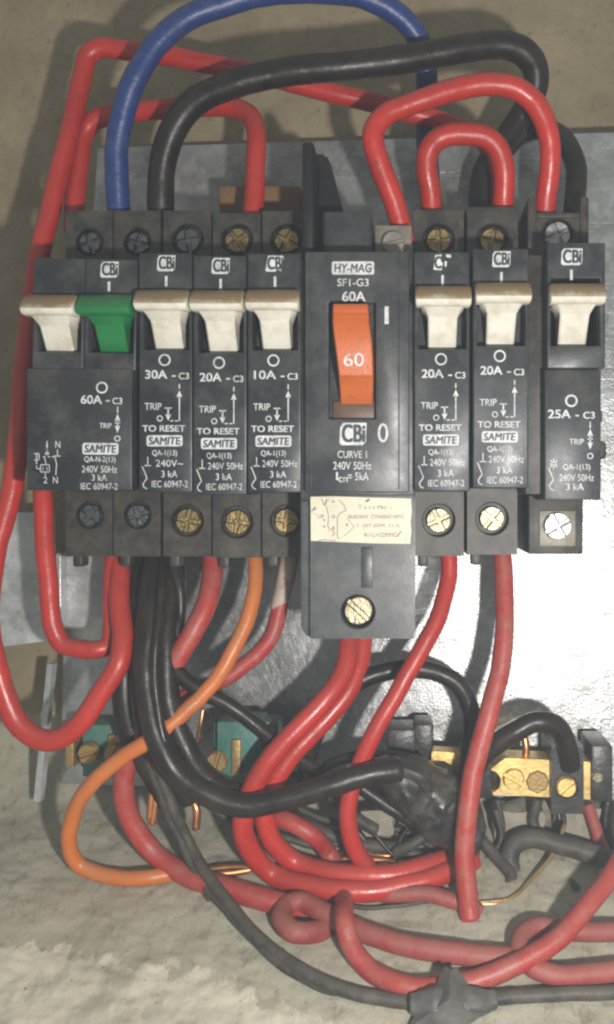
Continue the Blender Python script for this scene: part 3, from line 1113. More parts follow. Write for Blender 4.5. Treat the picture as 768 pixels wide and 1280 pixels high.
def end_breaker():
    t = Thing('circuit_breaker', '25 amp breaker with bare screw plate at the right end of the row', 'circuit breaker', (X(718), YB, Z_BOT), 'miniature circuit breakers')
    x0, x1 = X(684), X(755)
    cx = X(716)
    bm = bmesh.new()
    box(bm, X(661.5), x1 - 2, 34, YB, Z(618), Z(309), 1.5)
    # broken ribs on the right flank
    box(bm, x1 - 4, x1 + 8, 40, 90, Z(525), Z(508), 3)
    box(bm, x1 - 4, x1 + 15, 45, 80, Z(572), Z(548), 6, 3)
    t.part('case', bm, 'case_deep')
    bm = bmesh.new()
    shell_with_well(bm, x0, x1 + 2, Z(460), Z(303), 0, 92, x0 + 5, x1 - 5, Z(432), Z(348), 34)
    box(bm, x0 - 2, x1 - 2, 6, 90, Z(625), Z(461), 2)
    face = t.part('face', bm, 'case')
    t.part('handle', lever_bm(X(718), 351, 34), 'handle')
    # top shroud with two side fins
    bm = bmesh.new()
    block_with_hole(bm, cx - 33, cx + 33, Z(305) + 1, 389, YT, YB, cx, Z(293) * 1.1, 22, 14)
    for s in (-1, 1):
        box(bm, cx + s * 36 - 6, cx + s * 36 + 6, YT - 5, 200, Z(305), 408 if s < 0 else 410, 2.5)
    box(bm, cx - 28, cx + 28, YT - 3, YT + 10, 382, 387, 1.2)
    sh = t.part('terminal_shroud', bm, 'case_deep')
    bm = bmesh.new()
    screw_head(bm, cx, Z(293) * 1.1, YT + 6, 18, True, 0.4, gap=2.6, h=6)
    t.part('screw', bm, 'screw_silver', under=sh)
    bm = bmesh.new()
    box(bm, cx - 40, cx + 35, YT, YB, -80, Z(619), 2)
    sh = t.part('terminal_shroud', bm, 'case_deep')
    bm = bmesh.new()
    box(bm, cx - 26, cx + 24, YT - 4, YT + 6, -69, -20, 1.5)
    pl = t.part('screw_plate', bm, 'clamp')
    bm = bmesh.new()
    screw_head(bm, cx - 2, -41, YT - 9, 19, True, 0.5, gap=2.6, h=6)
    t.part('screw', bm, 'screw_silver', under=pl)
    w, k = Ink(-0.4), Ink(-0.8)
    logo_parts(t, face, -0.4, 715, 321, 27, 21)
    w.line(714.5, 337, 714.5, 350, 3.4)
    t.part('on_mark', w.bm, 'print', under=face)
    w = Ink(5.6)
    w.ring(714.5, 501, 7.8, 2.2)
    w.text('25A', 699.5, 517.5, 28, 10.5, 0.02)
    w.line(719.5, 519.5, 724, 519.5, 1.8)
    w.text('C3', 736.5, 519, 14, 8.4, 0.016)
    trip_symbol(w, 738, 527, 562, 570)
    w.text('TRIP', 721, 552, 18, 7, 0.01)
    w.text('QA-1(13)', 721, 584.5, 34, 9, 0.012)
    w.text('240V 50Hz', 721, 597, 43, 8.4, 0.004)
    w.text('3 kA', 719, 608.5, 22, 8.6, 0.006)
    t.part('printing', w.bm, 'print', under=face)
    w = Ink(5.6)
    w.line(688, 575, 697, 584, 1.2)
    w.line(688, 584, 697, 575, 1.2)
    w.line(692.5, 573, 692.5, 586, 1.2)
    w.line(687, 580, 697, 580, 1)
    w.path([(686, 585), (689, 592), (692, 600), (689, 604), (687, 607), (688, 611), (693, 613)], 1.3)
    t.part('breaker_symbol', w.bm, 'print', under=face)


end_breaker()


def main_switch():
    t = Thing('main_breaker', 'tall charcoal main breaker with big orange lever and paper sticker', 'circuit breaker', (X(447), YB, Z(800)))
    bm = bmesh.new()
    box(bm, X(374), X(519), 10, YB, Z(617) - 10, Z(322), 3)          # upper case behind the face
    t.part('case', bm, 'hymag')
    bm = bmesh.new()
    sx0, sx1 = X(374.5), X(519.5)
    tb = bmesh.new()
    block_with_hole(tb, sx0 + 13, sx1 - 2, Z(799), Z(619), 4, 120, X(447.5), Z(765.5), 21, 30)
    merge(bm, tb)
    # chamfered skirt with rounded lower corners
    prism(bm, [(sx0, Z(620)), (sx0, Z(787)), (sx0 + 8, Z(799)), (sx0 + 14, Z(799)), (sx0 + 14, Z(620))], 14, YB, bev=2)
    prism(bm, [(sx1, Z(620)), (sx1, Z(787)), (sx1 - 6, Z(799)), (sx1 - 8, Z(799)), (sx1 - 8, Z(620))], 10, YB, bev=2)
    box(bm, X(452), X(466), 1.5, 12, Z(735), Z(684), 1)
    base = t.part('lower_cover', bm, 'hymag')
    bm = bmesh.new()
    screw_head(bm, X(447.5), Z(765.5), 22, 19, False, -0.75, gap=2.6, h=7)
    tube(bm, [Vector((X(447.5), 34, Z(765.5))), Vector((X(447.5), 28, Z(765.5)))], 20.5)
    t.part('screw', bm, 'screw_zinc', under=base)
    # top: cover hump, side fin and clamp
    bm = bmesh.new()
    a = P(374, 192, 150)
    prof = [(P(376, 196, 130).z, 0), ]
    x0 = X(374)
    box(bm, X(397), X(463), 50, 175, Z(320), P(0, 266, 60).z, 6, 3)
    box(bm, X(455), X(516), 80, YB, Z(320), Z(300), 3)
    t.part('top_cover', bm, 'hymag')
    bm = bmesh.new()
    t2 = bmesh.new()
    poly = [(X(388), Z(322))] + [(P(a, b_, 110).x, P(a, b_, 110).z) for a, b_ in ((388, 260), (386, 200), (392, 193), (408, 194), (414, 206), (429, 262), (431, 300))]
    prism(bm, poly, 105, 215, bev=3)
    box(bm, X(374), X(389), 30, 212, Z(322), P(0, 192, 70).z, 4)
    t2.free()
    t.part('fin', bm, 'fin_black')
    bm = bmesh.new()
    a, c = P(469, 285, 85), P(515, 312, 85)
    box(bm, a.x, c.x, 72, 150, Z(318), a.z, 2)
    cl = t.part('clamp', bm, 'clamp')
    bm = bmesh.new()
    screw_head(bm, P(492, 302, 62).x, P(492, 303, 62).z, 66, 16, False, 0.25, gap=2.2, h=5)
    t.part('screw', bm, 'clamp', under=cl)
    # raised face with the lever well
    bm = bmesh.new()
    shell_with_well(bm, X(382), X(512), Z(616), Z(316), -6, 12, X(412), X(470), Z(524), Z(380), 17, bev=2.5)
    for xx in (389.5, 499.0):
        box(bm, X(xx) - .8, X(xx) + .8, -7.2, -3, Z(612), Z(322), 0.4, 1)
    face = t.part('face', bm, 'hymag')
    bm = bmesh.new()
    box(bm, X(416), X(468), 5, 10, Z(523), Z(501), 1)
    t.part('reflection_patch', bm, 'amber', under=face)  # slab coloured as the lever's reflection in the well
    # orange lever: sections down the lever, (row, left, right, depth)
    bm = bmesh.new()
    secs = [(380, 416.5, 460, -30), (384, 416, 460, -33), (389, 416, 460.5, -33), (390.5, 416, 460.5, -31.5), (395, 416, 461, -33.5), (396.5, 416, 461, -32), (402, 416, 461, -34), (415, 417, 463, -35),
            (430, 419, 465, -34), (446, 421, 466, -31), (462, 423, 466.5, -27), (469, 424, 466.5, -25), (471, 424, 466.5, -22), (485, 425, 466.5, -12), (497, 425.5, 466, -3), (505, 426, 466, 3)]
    rows = []
    for py, l, r, y in secs:
        a, b_ = P(l, py, y), P(r, py, y)
        z = a.z
        rows.append([Vector(q) for q in ((a.x + 1.6, y, z), (b_.x - 1.6, y, z), (b_.x, y + 1.8, z), (b_.x, 10, z), (a.x, 10, z), (a.x, y + 1.8, z))])
    loft(bm, rows)
    lv = t.part('lever', bm, 'orange_lever')
    w = Ink(-30.2)
    w.text('60', 442.5, 449.5, 25, 16, 0.0)
    # the numerals follow the lever's slope
    for v in w.bm.verts:
        py = CY - v.co.z / ((D + v.co.y) / D)
        yy = -34 + (py - 430) * (3.0 / 16) if py < 446 else -31 + (py - 446) * (4.0 / 16)
        v.co.y = yy - 0.5
    t.part('numerals', w.bm, 'print', under=lv)
    w, k = Ink(-6.4), Ink(-6.8)
    plate_word(w, k, 'HY-MAG', 441.5, 335, 53, 16.5, 0.014, 0.1, 2.5)
    w.text('SF1-G3', 441.5, 353, 39, 9.4, 0.008)
    w.text('60A', 442.5, 370.5, 28.5, 12, 0.022)
    w.poly([(481, 383), (486, 383), (486.2, 405), (481, 405)])
    t.part('printing', w.bm, 'print', under=face)
    w = Ink(-6.4)
    w.ring(479, 541, 6.6, 3.0, ry=12)
    logo_parts(t, face, -6.4, 441.5, 542.5, 34, 28)
    w.text('CURVE 1', 440.5, 568, 36.5, 9, 0.008)
    w.text('240V 50Hz', 440.5, 582, 47.5, 9.6, 0.008)
    w.text('I', 421.5, 595, 2, 9.8, 0.008)
    w.text('cn', 429, 599.5, 11.5, 6.2, 0.008)
    w.text('= 5kA', 448, 595.5, 26, 9.6, 0.008)
    t.part('printing', w.bm, 'print', under=face)
    t.part('lettering', k.bm, 'ink', under=face)
    # sticker
    bm = bmesh.new()
    st = [(388, 621), (420, 620.5), (470, 622), (514, 623), (515, 640), (513.5, 652), (514.5, 664), (513, 680), (470, 679.5), (420, 677.5), (388.5, 676)]
    prism(bm, [(X(a), Z(b_)) for a, b_ in st], 2.6, 4.2)
    sk = t.part('sticker', bm, 'sticker')
    k = Ink(2.2)
    random.seed(11)
    k.path([(389, 640), (394, 633), (392, 638), (397, 635)], .8)
    k.path([(402, 623), (406, 632), (409, 624), (407, 630)], .9)
    k.path([(408, 632), (411, 645), (410, 657), (413, 664)], .8)
    k.path([(424, 625), (430, 631), (433, 638), (426, 641), (422, 646), (422, 670), (424, 674)], .8)
    k.path([(434, 648), (443, 658), (437, 665), (430, 670)], .6)
    k.text('UP', 401.5, 645.5, 8, 4.6, 0.004)
    for c, r in (((417, 646), 2.2), ((434, 656), 1.6), ((405.5, 650), 1.4), ((405.5, 658), 1.5), ((417, 627), 1.5)):
        k.ring(*c, r, 0.9, n=10)
    k.path([(414, 662), (418, 658), (416, 664), (419, 667), (415, 670)], .8)
    for s_, y, xa, xb, h_ in (('T u r r Min  -', 634, 448, 490, 5), ('BURDENT  CTNRENT NPVC', 646, 436, 506, 4.6), ('1  1ET.2DM  11.2)', 657.5, 447, 500, 5), ('4U LL+CDMMC', 668.5, 455, 496, 5)):
        k.text(s_, (xa + xb) / 2, y, xb - xa, h_, -0.004)
    k.path([(502, 664), (496, 671)], 1.2)
    k.path([(398, 676), (405, 674.5), (420, 676.3)], .8)
    k.poly([(456, 627), (461, 623), (463, 625), (459, 628)])
    t.part('scribbles', k.bm, 'pencil', under=sk).name = 'writing'


main_switch()

# brown block behind the shrouds
bm = bmesh.new()
a, c = P(278, 238, 225), P(378, 275, 225)
box(bm, a.x, c.x, 205, 255, c.z, a.z, 3)
tag(link_mesh(bm, 'brown_block', M['brown'], origin=(a.x, 255, c.z)), 'small brown block behind the terminals of the 20 and 10 amp breakers', 'block')

# ------------------------------------------------------------------ wires over the top
RG, BG = 'red insulated wires', 'black insulated cables'
wire('red_wire', 'longest red wire, framing the left side and crossing the top of the board', 'wire',
     [(150, 700, 150), (150, 750, 115), (154, 798, 85), (149, 828, 70), (126, 868, 62), (96, 908, 60), (60, 926, 60), (26, 908, 60), (3, 860, 60), (-14, 780, 65), (-8, 700, 80), (13, 620, 95),
      (24, 540, 110), (32, 440, 122), (46, 340, 135), (66, 250, 150), (88, 165, 165), (104, 92, 170), (110, 70, 170), (126, 60, 170), (165, 64, 172), (250, 78, 176), (330, 94, 180), (420, 117, 186),
      (500, 138, 195), (560, 154, 203), (604, 176, 207), (622, 215, 200), (624, 275, 170)], 25, 'red', RG, core='s')
wire('red_wire', 'red jumper wire bent square between the two pole and 20 amp breakers', 'wire',
     [(92, 290, 165), (95, 240, 178), (101, 195, 190), (106, 165, 192), (119, 149, 190), (150, 142, 188), (200, 138, 186), (250, 134, 184), (294, 135, 178), (312, 144, 170), (320, 165, 162), (320, 205, 152), (317, 262, 140), (315, 300, 140)],
     24.5, 'red', RG)
wire('blue_cable', 'thick blue cable arching over the top edge of the board', 'cable',
     [(152, 300, 145), (149, 255, 138), (146, 210, 126), (148, 170, 116), (158, 125, 106), (180, 78, 100), (215, 37, 100), (265, 9, 105), (330, -7, 110), (400, -11, 115), (455, -4, 125), (500, 20, 140), (526, 54, 158), (534, 90, 178),
      (532, 130, 215), (534, 180, 225), (540, 275, 180)], 28, 'blue')
wire('black_cable', 'thickest black cable sweeping over the top behind the right red loops', 'cable',
     [(203, 300, 150), (201, 250, 140), (203, 210, 130), (214, 168, 118), (240, 132, 108), (285, 108, 100), (345, 92, 98), (410, 84, 98), (480, 78, 102), (550, 66, 110), (605, 57, 118), (645, 60, 127), (667, 80, 140), (670, 108, 155),
      (655, 140, 175), (628, 178, 205), (606, 215, 210), (600, 275, 180)], 33, 'black', BG)
wire('black_cable', 'short black cable arching behind the 25 amp breaker top', 'cable',
     [(615, 285, 205), (613, 240, 218), (622, 202, 222), (645, 172, 215), (675, 162, 205), (703, 172, 195), (719, 205, 185), (717, 275, 170)], 26, 'black', BG)
wire('red_wire', 'outer red loop from the main breaker clamp to the 25 amp breaker', 'wire',
     [(507, 305, 110), (497, 268, 100), (483, 228, 86), (470, 190, 75), (467, 166, 70), (480, 146, 70), (520, 128, 72), (570, 112, 75), (610, 106, 78), (645, 110, 80), (671, 130, 86), (686, 165, 96), (688, 205, 110), (682, 262, 132), (680, 300, 140)],
     27, 'red', RG)
wire('red_wire', 'inner red loop joining the tops of the two right 20 amp breakers', 'wire',
     [(542, 295, 145), (538, 245, 132), (533, 212, 120), (535, 190, 112), (548, 174, 108), (580, 167, 105), (608, 171, 105), (625, 188, 110), (631, 215, 120), (630, 262, 140), (629, 295, 145)], 27, 'red', RG)

# ------------------------------------------------------------------ wires under the board
wire('red_wire', 'red jumper wire bent in a U under the two pole breaker', 'wire',
     [(53, 595, 120), (54, 640, 112), (58, 700, 102), (64, 760, 96), (69, 790, 95), (79, 806, 95), (98, 811, 96), (124, 811, 100), (136, 805, 108), (140, 788, 118), (141, 740, 135), (142, 680, 155)], 23, 'red', RG)
wire('red_wire', 'red wire dropping from the 30 amp breaker and curving right onto the ledge', 'wire',
     [(266, 680, 150), (266, 712, 132), (259, 748, 108), (241, 790, 92), (217, 830, 88), (195, 870, 92), (175, 915, 102), (160, 952, 106), (155, 988, 106), (164, 1026, 112), (188, 1062, 118), (228, 1090), (275, 1108), (330, 1124), (372, 1134, 'L-10'), (400, 1140, 'L-26')], 26, 'red_mid', RG)
wire('orange_wire', 'orange wire hanging from the 20 amp breaker and curling on the ledge', 'wire',
     [(317, 680, 150), (319, 715, 132), (314, 757, 110), (299, 800, 95), (272, 845, 82), (236, 885, 70), (195, 920, 58), (150, 950, 55), (115, 980, 62), (93, 1015, 75), (86, 1050, 90), (97, 1080, 105), (130, 1095), (180, 1099), (215, 1092)], 19.5, 'orange')
w_ = wire('red_wire', 'red wire with pale paint smears hanging under the 10 amp breaker', 'wire',
          [(365, 680, 150), (359, 715, 142), (350, 755, 132), (341, 788, 125), (322, 817, 118), (290, 842, 112), (250, 862, 112), (215, 880, 118), (188, 905, 130)], 21, 'red_mid', RG)
bm = bmesh.new()
tube(bm, spline(pts3([(366, 672, 150), (359, 715, 142), (350, 755, 132), (348.5, 762, 131)], 0), 8), 11.2 * 1.135, wob=.05)
sl = link_mesh(bm, 'paint_smear', M['sleeve'], parent=w_, origin=Vector(w_.location) / S)
wire('red_wire', 'left of the two thick red wires leaving the main breaker bottom', 'wire',
     [(437, 785, 150), (433, 830, 122), (413, 868, 100), (375, 908, 84), (341, 945, 74), (316, 985, 70), (304, 1025, 76), (312, 1062, 92), (342, 1093, 108), (398, 1110), (460, 1113), (520, 1104), (562, 1090), (592, 1076, 140)], 26, 'red', RG)
wire('red_wire', 'right of the two thick red wires leaving the main breaker bottom', 'wire',
     [(455, 785, 165), (449, 830, 146), (431, 870, 126), (396, 910, 112), (363, 946, 102), (340, 982, 96), (331, 1015, 98), (340, 1048, 106), (370, 1076, 118), (420, 1092, 'L8'), (480, 1094, 'L8'), (540, 1080, 'L6'), (592, 1062, 160)], 25, 'red', RG)
wire('red_wire', 'red wire slanting left from the first right 20 amp breaker', 'wire',
     [(561, 680, 150), (561, 718, 142), (551, 763, 122), (530, 808, 106), (505, 850, 96), (480, 895, 88), (455, 945, 84), (440, 985, 84), (435, 1020, 84), (441, 1055, 88), (458, 1082, 96), (476, 1100, 105)], 22, 'red', RG)
wire('red_wire', 'red wire hanging nearly straight from the second right 20 amp breaker', 'wire',
     [(627, 680, 150), (631, 735, 132), (632, 790, 112), (625, 840, 96), (612, 890, 80), (598, 940, 70), (588, 990, 62), (583, 1040, 55), (582, 1090, 50), (585, 1128, 45), (587.5, 1148, 40)], 25, 'red_mid', RG)
wire('red_wire', 'thin red wire dipping low through the black tape and rising at right', 'wire',
     [(318, 988, 140), (338, 1016, 125), (362, 1028, 105), (390, 1043, 104), (410, 1066, 130), (424, 1094, 'L-8'), (430, 1122, 'L2'), (431, 1150, 'L30'), (439, 1182, 'L14'), (462, 1212), (500, 1230), (542, 1234), (592, 1226), (644, 1207, 'L10'), (690, 1178, 'L25'), (735, 1130, 'L45'), (770, 1084, 'L60'), (805, 1030, 'L80')], 22, 'red_mid', RG)
wire('red_wire', 'dust faded red wire with curled end lying along the ledge', 'wire',
     [(412, 1160, 'L-18'), (390, 1164, 'L-4'), (367, 1163, 'L5'), (353, 1149, 'L3'), (357, 1133), (378, 1128), (408, 1143), (450, 1163), (500, 1179), (560, 1190), (620, 1196), (655, 1198)], 25, 'red_dusty', RG)
wire('red_wire', 'dusty red wire bent back in a tight hook at the right edge', 'wire',
     [(830, 1160), (764, 1165), (704, 1163, 'L6'), (675, 1158, 'L10'), (656, 1166, 'L12'), (650, 1187, 'L10'), (663, 1207, 'L5'), (700, 1219), (768, 1214), (830, 1206)], 23, 'red_dusty', RG)

wire('black_cable', 'shiny black cable curving from the bundle right into the taped joint', 'cable',
     [(196, 680, 145), (193, 730, 112), (187, 780, 82), (183, 830, 64), (186, 880, 54), (200, 930, 44), (225, 970, 40), (265, 996, 40), (310, 1006, 42), (360, 998, 45), (410, 982, 50), (455, 968, 58), (500, 962, 70)], 29, 'black', BG)
wire('black_cable', 'black cable in the bundle ending under the shiny curved one', 'cable',
     [(212, 680, 158), (214, 740, 120), (208, 800, 92), (209, 860, 78), (222, 912, 72), (245, 958, 74), (275, 985, 84), (305, 995, 95)], 30, 'black', BG)
wire('black_cable', 'long dusty dark cable running from the bundle to the bottom tape', 'cable',
     [(200, 680, 175), (186, 760, 135), (178, 830, 112), (180, 900, 102), (196, 960, 100), (216, 1010, 104), (238, 1060, 110), (264, 1102, 'L22'), (300, 1146, 'L8'), (345, 1190), (395, 1223), (450, 1243), (510, 1252), (560, 1253), (620, 1249), (680, 1244), (768, 1240), (820, 1238)],
     14.5, 'black_dusty', BG)
wire('black_cable', 'dark flat cable lying beside the long dusty one down to the ledge', 'cable',
     [(196, 700, 182), (180, 770, 140), (170, 830, 118), (174, 900, 106), (188, 955, 102), (208, 1010, 104), (228, 1058, 108), (252, 1098, 'L14'), (285, 1140, 'L4'), (318, 1174, 'L-2'), (350, 1204, 'L-4'), (400, 1232, 'L-6'), (450, 1247, 'L-12')], 12, 'black_dusty', BG)
wire('black_cable', 'thinner black cable crossing right from the bundle to the teal block', 'cable',
     [(219, 685, 155), (223, 730, 130), (215, 780, 104), (213, 825, 90), (236, 853, 84), (282, 880, 86), (325, 910, 96), (362, 940, 108), (398, 962, 120)], 19, 'black', BG)
wire('black_cable', 'black cable on the left flank of the bundle', 'cable',
     [(186, 680, 180), (172, 760, 130), (158, 825, 108), (155, 875, 100), (168, 925, 104), (192, 966, 118), (208, 1000, 130)], 29, 'black', BG)
wire('black_cable', 'black cable hidden in the middle of the bundle', 'cable',
     [(203, 680, 190), (198, 760, 140), (192, 840, 112), (196, 900, 104), (214, 955, 104), (238, 1000, 112)], 27, 'black', BG)
wire('black_cable', 'slim black cable forming a small bow at the top of the bundle', 'cable',
     [(206, 685, 140), (219, 715, 118), (227, 750, 112), (222, 790, 112), (205, 830, 112), (196, 880, 112)], 15, 'black', BG)
wire('stripped_wire', 'flattened grey wire tail hanging down onto the ledge', 'wire',
     [(196, 935, 112), (212, 985, 108), (224, 1040, 112), (242, 1088), (264, 1120)], 15, 'black_dusty', squash=0.5)
wire('black_cable', 'black cable in a high arch between the slanting and hanging red wires', 'cable',
     [(383, 975, 130), (390, 930, 128), (410, 889, 130), (445, 856, 140), (490, 838, 150), (535, 838, 155), (570, 853, 155), (587, 882, 155), (590, 918, 155), (584, 970, 150)], 23, 'black', BG)
wire('black_cable', 'black cable bending down into the brass neutral bar', 'cable',
     [(586, 975, 118), (604, 946, 108), (640, 918, 100), (670, 903, 100), (693, 906, 104), (707, 926, 114), (713, 958, 128)], 26, 'black', BG)
wire('grey_cable', 'dusty grey cable hooked below the brass neutral bar', 'cable',
     [(648, 1104, 128), (637, 1082, 140), (641, 1060, 146), (662, 1049, 144), (700, 1056, 138), (745, 1070, 130), (800, 1086, 122)], 25, 'black_dusty')
wire('black_cable', 'dusty black cable with a sharp bend behind the hanging red wire', 'cable',
     [(498, 1058, 140), (530, 1076, 132), (570, 1100, 118), (605, 1114, 108), (632, 1112, 106), (640, 1098, 116), (622, 1072, 140), (596, 1045, 160)], 16, 'black_dusty', BG)
wire('black_cable', 'dark cable slanting down left below the taped joint', 'cable',
     [(442, 975, 108), (462, 992, 104), (492, 1012, 104), (522, 1030, 110), (548, 1046, 118)], 17, 'black', BG)
wire('black_cable', 'stubby dusty cable end poking out under the taped joint', 'cable',
     [(494, 1066, 132), (512, 1056, 128), (540, 1040, 130)], 14, 'black_dusty', BG)
wire('black_cable', 'dark cable lying deep behind the two thick red wires', 'cable',
     [(318, 975, 160), (352, 1012, 158), (400, 1040, 152), (450, 1056, 150), (505, 1062, 146)], 17, 'black_dusty', BG)
wire('black_cable', 'thin black cable running along the top of the taped joint', 'cable',
     [(366, 1010, 140), (382, 975, 132), (418, 952, 124), (468, 943, 118), (512, 948, 112)], 13, 'black', BG)
wire('black_cable', 'slack dark cable between the thick red wires and the taped joint', 'cable',
     [(345, 985, 150), (375, 972, 146), (410, 990, 142), (440, 1020, 142), (470, 1038, 146)], 16, 'black_dusty', BG)
wire('brown_wire', 'thin brown wire rising from the ledge beside the grey cable', 'wire',
     [(600, 1128), (640, 1122), (668, 1096, 'L4'), (695, 1062, 'L20'), (706, 1030, 'L40')], 6, 'brass_dull')
wire('red_wire', 'short dusty red wire stub under the brass neutral bar', 'wire',
     [(672, 1000, 175), (668, 1025, 172), (672, 1048, 170)], 14, 'black_dusty', None)
wire('red_wire', 'faded red wire leaning behind the grey cable at right', 'wire',
     [(735, 1006, 180), (742, 1030, 176), (752, 1058, 170), (764, 1082, 164)], 16, 'red_dusty', RG)
wire('red_wire', 'dusty red wire stub lying below the taped joint', 'wire',
     [(440, 1104, 'L-12'), (480, 1118, 'L-2'), (530, 1116, 'L4'), (572, 1126, 'L-2'), (600, 1140, 'L-14')], 20, 'red_dusty', RG)


for lab, pts, wd in (('thin shiny black cable over the front of the bundle', [(204, 685, 130), (202, 740, 88), (196, 800, 62), (194, 850, 50), (200, 905, 42), (214, 945, 40), (236, 978, 46)], 11),
                     ('thin black cable down the left front of the bundle', [(190, 685, 135), (180, 745, 95), (172, 805, 80), (168, 865, 76), (176, 915, 78), (190, 950, 84)], 12)):
    wire('black_cable', lab, 'cable', pts, wd, 'black', BG)

# the tangle of thin dusty wires behind the red ones
for lab, pts, wd, mt in (
        ('thin brown dusty wire sagging across the tangle under the slanting red wire', [(356, 1002, 175), (400, 1022, 168), (452, 1034, 165), (505, 1040, 165), (560, 1072, 160)], 8, 'black_dusty'),
        ('thin black wire crossing the tangle from the arch to the ledge', [(396, 962, 160), (420, 1000, 158), (452, 1046, 150), (486, 1084, 140), (510, 1106)], 9, 'black'),
        ('thin black wire looping low in the tangle beside the taped joint', [(428, 1000, 150), (455, 1030, 142), (498, 1078, 130), (508, 1098, 128), (498, 1060, 140), (520, 1020, 150)], 5, 'black'),
        ('thin dark wire curling behind the hanging red wire', [(545, 1050, 150), (575, 1072, 150), (606, 1076, 155), (626, 1050, 165), (620, 1012, 170)], 8, 'black_dusty'),
        ('thin grey wire sloping from the brass bar down to the ledge', [(622, 1000, 178), (628, 1036, 172), (612, 1080, 160), (590, 1104, 140), (560, 1128, 'L3')], 9, 'black_dusty'),
        ('thin dark wire dropping behind the black holder of the brass bar', [(700, 1000, 190), (704, 1030, 190), (692, 1056, 185), (700, 1086, 170), (722, 1110, 'L4')], 8, 'black_dusty'),
        ('thin grey wire bending beside the faded red one at right', [(760, 1000, 195), (756, 1034, 190), (768, 1062, 180), (800, 1080, 170)], 16, 'black'),
        ('thin brown wire lying under the shiny curved black cable', [(262, 1008, 120), (300, 1030, 130), (352, 1046, 140), (396, 1058, 140), (432, 1052, 150)], 9, 'black_dusty'),
        ('thin dark wire lying across the two thick red wires from behind', [(300, 960, 170), (340, 968, 165), (372, 952, 165), (404, 972, 165), (440, 1006, 160)], 10, 'black'),
        ('thin dusty wire resting on the ledge below the tangle', [(404, 1126, 'L2'), (450, 1134, 'L2'), (510, 1130), (552, 1124, 'L2')], 5, 'black_dusty')):
    wire('thin_wire', lab, 'wire', pts, wd, mt, 'thin wires in the tangle', n=10)


def copper(label, sets, width, cat='copper wire'):
    bm = bmesh.new()
    lo = None
    for s in sets:
        p = spline(pts3(s, width), 6)
        tube(bm, p, width, n=8, wob=.1)
        q = min(p, key=lambda v: v.z)
        lo = q if lo is None or q.z < lo.z else lo
    tag(link_mesh(bm, 'copper_wire', M['copper'], origin=lo, sharp=60), label, cat, 'bare copper wires')


copper('bare copper strands hanging between the red and the dusty dark cables', [[(188, 960, 120), (190, 990, 116), (187, 1024, 118)], [(194, 968, 122), (195, 1000, 118), (191, 1030, 120)]], 4.8)
copper('short bare copper end left of the two thick red wires', [[(240, 998, 128), (246, 1012, 124), (245, 1036, 126)]], 6)
copper('bare copper wire standing up beside the right teal block', [[(246, 930, 168), (251, 905, 165), (254, 886, 168)]], 3.2)
copper('twisted bare copper lying behind the two thick red wires', [[(255, 1088, 'L3'), (290, 1084, 'L5'), (330, 1086, 'L5'), (372, 1083, 'L5'), (420, 1075, 'L4'), (455, 1074, 'L6'), (505, 1078, 'L4')], [(258, 1094, 'L5'), (296, 1090, 'L3'), (340, 1082, 'L5')]], 5.6)
copper('frayed bare copper under the slanting red wire', [[(398, 1088, 'L7'), (440, 1068, 'L7'), (482, 1070, 'L4'), (520, 1064)], [(404, 1076, 'L8'), (436, 1080, 'L8'), (470, 1064, 'L8'), (505, 1068, 'L3')], [(410, 1064, 'L6'), (446, 1074, 'L5'), (492, 1082, 'L6')]], 4.2)
copper('loose copper strand on the ledge under the hanging red wire', [[(572, 1128), (600, 1130), (628, 1128), (646, 1118)]], 2.2)
copper('copper wire end standing above the brass neutral bar', [[(656, 952, 165), (658, 936, 164), (656, 922, 166)]], 5.5)

# ------------------------------------------------------------------ taped joints


def lump(path, rad, seed, n=18, amp=.15):
    bm = bmesh.new()
    t = bmesh.new()
    sp = spline(path, 6)
    rr = []
    for i in range(len(rad) - 1):
        for k in range(6):
            f = k / 6
            f = f * f * (3 - 2 * f)
            rr.append(rad[i] * (1 - f) + rad[i + 1] * f)
    rr.append(rad[-1])
    tube(t, sp, rr, n=n, wob=0)
    for v in t.verts:
        q = v.co * 0.016
        # flat folds of tape: a few soft facets, and turns that overlap along the length
        g = noise.noise(Vector((q.x * 1.8, q.y * 1.8 + seed, q.z * 1.8)))
        g2 = 1 - 2 * abs(noise.noise(Vector((q.x * 2.6 + seed, q.y * 2.6, q.z * 2.6))))
        i_ = min(range(len(sp)), key=lambda k_: (sp[k_] - v.co).length_squared)
        c = sp[i_]
        u = (v.co - c)
        ang = math.atan2(u.y, u.dot((sp[-1] - sp[0]).normalized().cross(Vector((0, 1, 0)))))
        tn = (i_ / len(sp) * 6 + ang / (2 * math.pi) + g * .5) % 1.0
        fac = math.cos(((ang * 6 / (2 * math.pi) + g) % 1 - .5) * math.pi / 3)
        v.co = c + u * (1 + amp * (g * .8 + g2 * .45) + .09 * tn - (fac - .93) * .9)
    merge(bm, t)
    return bm


tw = Thing('taped_joint', 'crumpled lump of black tape where the shiny black cable ends', 'taped joint', P(590, 1055, 95))
tw.part('tape_wrap', lump([P(468, 963, 74), P(488, 966, 84), P(512, 978, 100), P(540, 996, 116), P(564, 1020, 122), P(580, 1044, 126), P(590, 1062, 128)], [15, 21, 36, 45, 42, 30, 15], 2.0, n=64), 'tape', sharp=24)
bm = bmesh.new()
tube(bm, spline([P(492, 962, 64), P(508, 966, 60), P(526, 974, 60), P(534, 986, 64)], 5), 7, n=8, squash=.5)
tw.part('tape_end', bm, 'tape')

